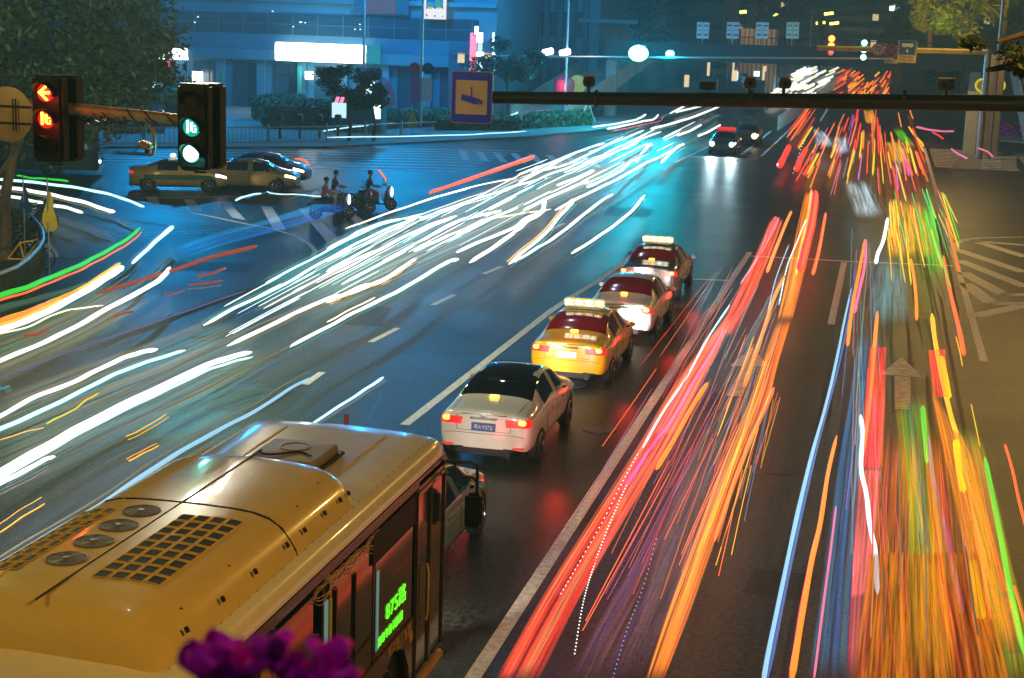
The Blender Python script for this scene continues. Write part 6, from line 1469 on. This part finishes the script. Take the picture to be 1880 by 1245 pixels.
glow('band_white',(.62,.85,.90),.75,6,(.7,.8,.8),seed=8,fade=.3,density=.4,side=.3); glow('band_teal',(.10,.32,.36),.6,7,(.2,.4,.4),seed=9,fade=.3,density=.3,side=.28); glow('band_blue',(.02,.13,.35),.7,9,(.04,.22,.3),seed=10,fade=.1); glow('band_deepblue',(.01,.16,.75),.55,8,(.02,.35,.7),seed=11,fade=.15); glow('band_grey',(.14,.14,.08),.5,22,(.18,.12,.10),seed=12,fade=.15); glow('band_greenwash',(.05,.30,.20),.35,9,(.08,.30,.28),seed=13,fade=.2); glow('band_salmon',(1,.16,.14),.8,5,(1,.2,.1),seed=14,fade=.04); glow('band_amberlines',(.9,.25,.0),1.0,14,(.9,.10,.02),seed=15,fade=.12); glow('band_greenlines',(.06,.5,.02),.55,12,(.55,.45,.0),seed=16,fade=.12); glow('band_violet',(.16,.07,.22),.5,16,(.3,.1,.12),seed=17,fade=.2)
band('wide red band with fine lines beside the solid lane line',[(1330,585),(1240,700),(1165,825),(1060,990),(985,1110),(900,1260)],[(1349,580),(1292,700),(1222,830),(1130,985),(1060,1110),(985,1260)],'band_red')
band('salmon band inside the first red band',[(1332,580),(1290,640),(1245,715),(1195,800)],[(1348,580),(1318,640),(1280,715),(1238,800)],'band_salmon',.92)
band('wide orange red band right of the first arrow',[(1428,584),(1400,660),(1372,740),(1325,850),(1275,985),(1225,1120),(1180,1260)],[(1455,582),(1432,660),(1410,740),(1368,850),(1318,985),(1270,1120),(1215,1260)],'band_orange')
glow('band_redcol',(1,.04,.06),.55,9,(.9,.12,.15),seed=31,fade=.1)
band('faint red column from the tall red block down to the bottom edge',[(1594,700),(1580,850),(1566,1000),(1552,1260)],[(1628,700),(1622,850),(1612,1000),(1590,1260)],'band_redcol',1.0)
band('tall red block left of the second arrow',[(1596,636),(1590,700),(1582,775),(1572,860)],[(1629,636),(1627,700),(1626,775),(1622,860)],'band_redblock')
band('red block right of the second arrow',[(1703,642),(1708,690),(1713,730)],[(1737,640),(1741,690),(1745,730)],'band_redblock',.95)
band('salmon band below the tall red block',[(1574,860),(1570,950),(1561,1102)],[(1620,860),(1612,950),(1592,1094)],'band_salmon',.93)
band('orange curtain of light at the bottom, between the salmon band and the right lane',[(1618,780),(1610,860),(1598,960),(1585,1050),(1570,1150),(1555,1260)],[(1800,780),(1815,860),(1836,960),(1850,1050),(1866,1150),(1884,1260)],'band_curtain2',1.2)
band('denser lower part of the orange curtain',[(1592,1010),(1582,1090),(1570,1170),(1560,1260)],[(1800,1010),(1815,1090),(1840,1170),(1862,1260)],'band_curtain',1.5)
band('right hand orange sheet of the curtain',[(1705,700),(1720,780),(1745,900),(1775,1050),(1805,1200)],[(1762,790),(1790,850),(1815,940),(1850,1060),(1890,1200)],'band_amberlines',1.0)
band('green and yellow lines at the outer side of the curtain',[(1740,760),(1765,880),(1790,1010),(1815,1140),(1835,1260)],[(1800,790),(1830,900),(1862,1040),(1890,1140),(1910,1260)],'band_greenlines',1.0)
band('greenish glow lines in the left part of the curtain',[(1640,720),(1650,840),(1660,980),(1664,1110),(1668,1260)],[(1700,720),(1716,840),(1732,980),(1745,1110),(1756,1260)],'band_greenlines',1.25)
band('violet red haze of lines in the inner lane foot',[(1300,790),(1230,900),(1160,1030),(1090,1150),(1030,1260)],[(1385,790),(1335,900),(1280,1030),(1225,1150),(1180,1260)],'band_violet',.7)
band('second red band hugging the lane line, farther part',[(1415,400),(1385,470),(1350,545),(1310,620)],[(1440,400),(1415,470),(1382,545),(1345,620)],'band_red',.88)
band('orange lined band in the middle of the inner lane, farther part',[(1478,350),(1462,420),(1445,500),(1425,590)],[(1502,350),(1494,420),(1478,500),(1455,590)],'band_orange',.88)
glow('band_bundle',(.45,.95,.85),.42,60,(.9,.8,.55),seed=21,fade=.2,side=.2); glow('band_bundle2',(.25,.5,.38),.38,40,(.55,.42,.2),seed=22,fade=.2,side=.2)
band('fine pale lines of light filling the white bundle',[(470,540),(620,455),(780,385),(950,318),(1130,248)],[(560,610),(740,520),(900,445),(1060,365),(1240,285)],'band_bundle',.45,group='see-through bands of light on the left carriageway')
band('fine green and khaki lines between the trails at lower left',[(-60,740),(120,670),(290,610),(420,560)],[(-60,960),(180,850),(380,750),(540,660)],'band_bundle2',.4,group='see-through bands of light on the left carriageway')
band('fine lines under the two curved white trails at the left edge',[(-60,600),(70,560),(180,505)],[(-60,740),(150,640),(330,540)],'band_bundle2',.42,group='see-through bands of light on the left carriageway')
band('dense yellow blur above the teal one',[(1628,364),(1628,400),(1626,440),(1625,478)],[(1692,364),(1700,400),(1712,440),(1722,478)],'band_yellow',1.3)
band('bright green blur right of the yellow one',[(1690,371),(1693,410),(1700,460),(1706,518)],[(1714,371),(1720,410),(1728,460),(1738,518)],'band_green',1.2)
band('white blurred ghost of a pale vehicle',[(1545,328),(1551,350),(1560,378),(1566,404)],[(1598,328),(1608,350),(1620,378),(1630,404)],'band_white',1.3)
band('teal blurred ghost below the yellow blur',[(1606,470),(1600,510),(1592,555),(1585,606)],[(1664,470),(1670,510),(1676,555),(1682,606)],'band_teal',1.3)
band('dim blue teal sheet in the lower middle lane',[(1575,600),(1560,720),(1538,850),(1510,1050),(1478,1260)],[(1597,600),(1590,720),(1582,850),(1568,1050),(1560,1260)],'band_blue',.8)
band('deep blue sheet behind the zebra bars',[(300,462),(390,428),(480,402),(560,378),(600,362)],[(330,478),(420,448),(500,428),(590,402),(660,378)],'band_deepblue',.6,group='see-through bands of light on the left carriageway')
band('grey green sheen in the inner lane',[(1470,420),(1405,560),(1330,720),(1240,900),(1130,1260)],[(1500,420),(1450,560),(1395,720),(1330,900),(1240,1260)],'band_grey',.7)
band('faint green sheen along the left border of the white bundle',[(450,512),(560,462),(680,408),(800,370)],[(440,600),(560,540),(700,468),(830,398)],'band_greenwash',.5,group='see-through bands of light on the left carriageway')
band('faint green sheen in front of the bus roof',[(200,800),(320,745),(440,700)],[(300,830),(420,770),(520,712)],'band_greenwash',.5,group='see-through bands of light on the left carriageway')
band('yellow rows blur in the far right lane',[(1622,259),(1628,275),(1636,304)],[(1658,258),(1668,275),(1678,304)],'band_yellow',1.6)
band('solid yellow blur high in the right lane',[(1584,201),(1586,214),(1588,228)],[(1603,200),(1607,214),(1611,228)],'band_yellow',1.6)
band('green rows blur in the far right lane',[(1636,236),(1650,255),(1666,270)],[(1656,234),(1668,252),(1685,272)],'band_green',1.4)
band('white ghost patch behind the red bars',[(1490,232),(1492,250),(1494,268)],[(1510,238),(1530,255),(1540,275)],'band_white',1.2)
band('second white ghost patch left of the yellow rows',[(1528,248),(1528,265),(1530,285)],[(1560,248),(1562,265),(1564,285)],'band_white',1.2)
# fine threads and the far tangle: nobody could count them
def threads(label,name,rnd,gen,n,mats,z=.8):
    b=MB(); 
    for k in range(n):
        P,w=gen(rnd); trail_mesh(b,P,w,w,z*rnd.uniform(.6,1.3),.005,rnd.randrange(len(mats)),n=5)
    o=b.build(name,mats,smooth=True); o['kind']='stuff'; tag(o,label,'light streaks'); return o
def along(rnd,xa,xb,ya,yb,la,lb,w,slope_at=(1606,52)):
    x=rnd.uniform(xa,xb); y=rnd.uniform(ya,yb); L_=rnd.uniform(la,lb); dx,dy=x-slope_at[0],y-slope_at[1]; n_=math.hypot(dx,dy); j=rnd.uniform(-.1,.1)
    ux,uy=dx/n_-j*dy/n_,dy/n_+j*dx/n_
    return [(x,y),(x+ux*L_*.5+rnd.uniform(-.6,.6),y+uy*L_*.5),(x+ux*L_,y+uy*L_)],rnd.uniform(*w)
threads('tangle of short red and orange tail light streaks above the right carriageway at the far junction','light_streaks',random.Random(1),lambda r:along(r,1478,1690,196,310,16,70,(1.2,4.2)),92,['trail_red','trail_orange','trail_amber','trail_orange_red','trail_red','thread_red','trail_magenta','thread_pale','trail_yellow','thread_orange'])
threads('red and orange specks of the farthest tail lights beyond the gantry beam','light_streaks',random.Random(2),lambda r:along(r,1540,1636,126,174,5,18,(1.5,3.4),(1700,40)),72,['trail_red','trail_orange','trail_orange_red','trail_amber','trail_red'])
threads('glare of white headlight specks on the far road left of the median fence','light_streaks',random.Random(3),lambda r:(lambda u,v:([(1470+u*78-v*55,122+v*56+0),(1462+u*78-v*55,126+v*56),(1452+u*78-v*57,130+v*58)],r.uniform(3,6)))(r.random(),r.random()),54,['trail_white','trail_white','trail_warm'])
threads('thin coloured threads running through the inner right lane','light_streaks',random.Random(4),lambda r:along(r,1300,1440,480,800,60,230,(.7,1.4)),56,['thread_pale','thread_blue','thread_pale','thread_orange','thread_pink','thread_blue','thread_pale','thread_red'])
threads('thin red lines inside the wide red band','light_streaks',random.Random(5),lambda r:along(r,1180,1320,660,880,140,360,(1,2.0)),34,['thread_red','thread_orange','thread_red','thread_pink','trail_orange_red'])
threads('thin lines inside the orange curtain','light_streaks',random.Random(6),lambda r:along(r,1600,1780,820,1080,120,380,(1,3)),44,['thread_amber','thread_orange','trail_khaki','trail_dim_green','thread_red','thread_green','thread_red'],1.3)
threads('thin lines in the middle lane','light_streaks',random.Random(7),lambda r:along(r,1562,1612,420,860,100,330,(.8,2)),24,['thread_blue','thread_orange','thread_pink','trail_khaki','trail_teal','thread_pale','trail_blue'])
threads('orange lines inside the band right of the first arrow','light_streaks',random.Random(8),lambda r:along(r,1350,1435,610,880,120,280,(1,2.2)),18,['thread_amber','thread_orange','trail_orange_red','trail_amber'])
threads('fine yellow and green vertical lines of the blur above the teal ghost','light_streaks',random.Random(9),lambda r:along(r,1628,1735,345,440,40,110,(1,3)),46,['trail_amber','trail_orange','trail_green','trail_yellow','trail_dim_green'],1.3)
threads('faint coloured threads between the white trails','light_streaks',random.Random(10),lambda r:(lambda x,y,l:([(x,y),(x+l*.5,y-l*.27),(x+l,y-l*.53)],r.uniform(.8,2.2)))(*(lambda x:(x,596-(x-420)*.40+r.uniform(-45,25)))(r.uniform(400,860)),r.uniform(70,190)) ,44,['trail_teal','trail_khaki','trail_dim_green','trail_cool','trail_white','trail_white','trail_purple','trail_green_white'])
threads('short white flicks in the far half of the white bundle','light_streaks',random.Random(11),lambda r:(lambda x,u,l:([(x,392-(x-880)*.42+u),(x+l*.5,392-(x-880)*.42+u-l*.25),(x+l,392-(x-880)*.42+u-l*.5)],r.uniform(1,3.2)))(r.uniform(890,1230),r.uniform(-38,24),r.uniform(24,80)),46,['trail_white','trail_white','trail_cool','trail_teal'])
# dotted trails of flickering lamps beside the solid line
def dotted(label,P,n,w,m='trail_white',z=.8):
    Q_=smooth_px(P,max(3,n//3)); b=MB()
    for x,y in Q_:
        p=at(x,y,z); dep=(p-CAM).dot(FW); r_=w*dep/F_PX/2; b.lathe([(r_*.6,-r_*.8),(r_,0),(r_*.6,r_*.8)],p,'Z',6)
    o=b.build('dotted_trail',m,smooth=True); tag(o,label,'light trail'); o['kind']='stuff'
dotted('dotted white trail nearest the solid line, bottom centre',[(1170,835),(1140,890),(1105,960),(1065,1030),(1030,1090)],26,2.6)
dotted('dotted white trail in the middle of the red band',[(1155,880),(1120,960),(1090,1040),(1070,1110),(1055,1200)],42,3.0)
dotted('dotted trail further right, faint',[(1180,900),(1155,1000),(1125,1100),(1095,1200),(1075,1245)],30,2.2,'trail_khaki')
dotted('dotted trail right of the red band, lowest',[(1205,990),(1180,1080),(1150,1160),(1125,1245)],30,2.4,'trail_paleblue')
dotted('short dotted trail high in the inner lane',[(1478,258),(1470,275),(1463,295),(1456,318)],9,1.6)
# ------------------------------------------------------------------ haze
hz=MB().box((0,290,14),(560,640,30)).build('haze','asphalt'); hm=bpy.data.materials.new('haze_air'); hm.use_nodes=True; n=hm.node_tree; n.nodes.clear()
ho=n.nodes.new('ShaderNodeOutputMaterial'); pv=n.nodes.new('ShaderNodeVolumePrincipled'); pv.inputs['Color'].default_value=(.38,.85,1,1); pv.inputs['Density'].default_value=.0014; pv.inputs['Anisotropy'].default_value=.2
n.links.new(pv.outputs[0],ho.inputs['Volume']); hz.data.materials.clear(); hz.data.materials.append(hm); hz['kind']='stuff'
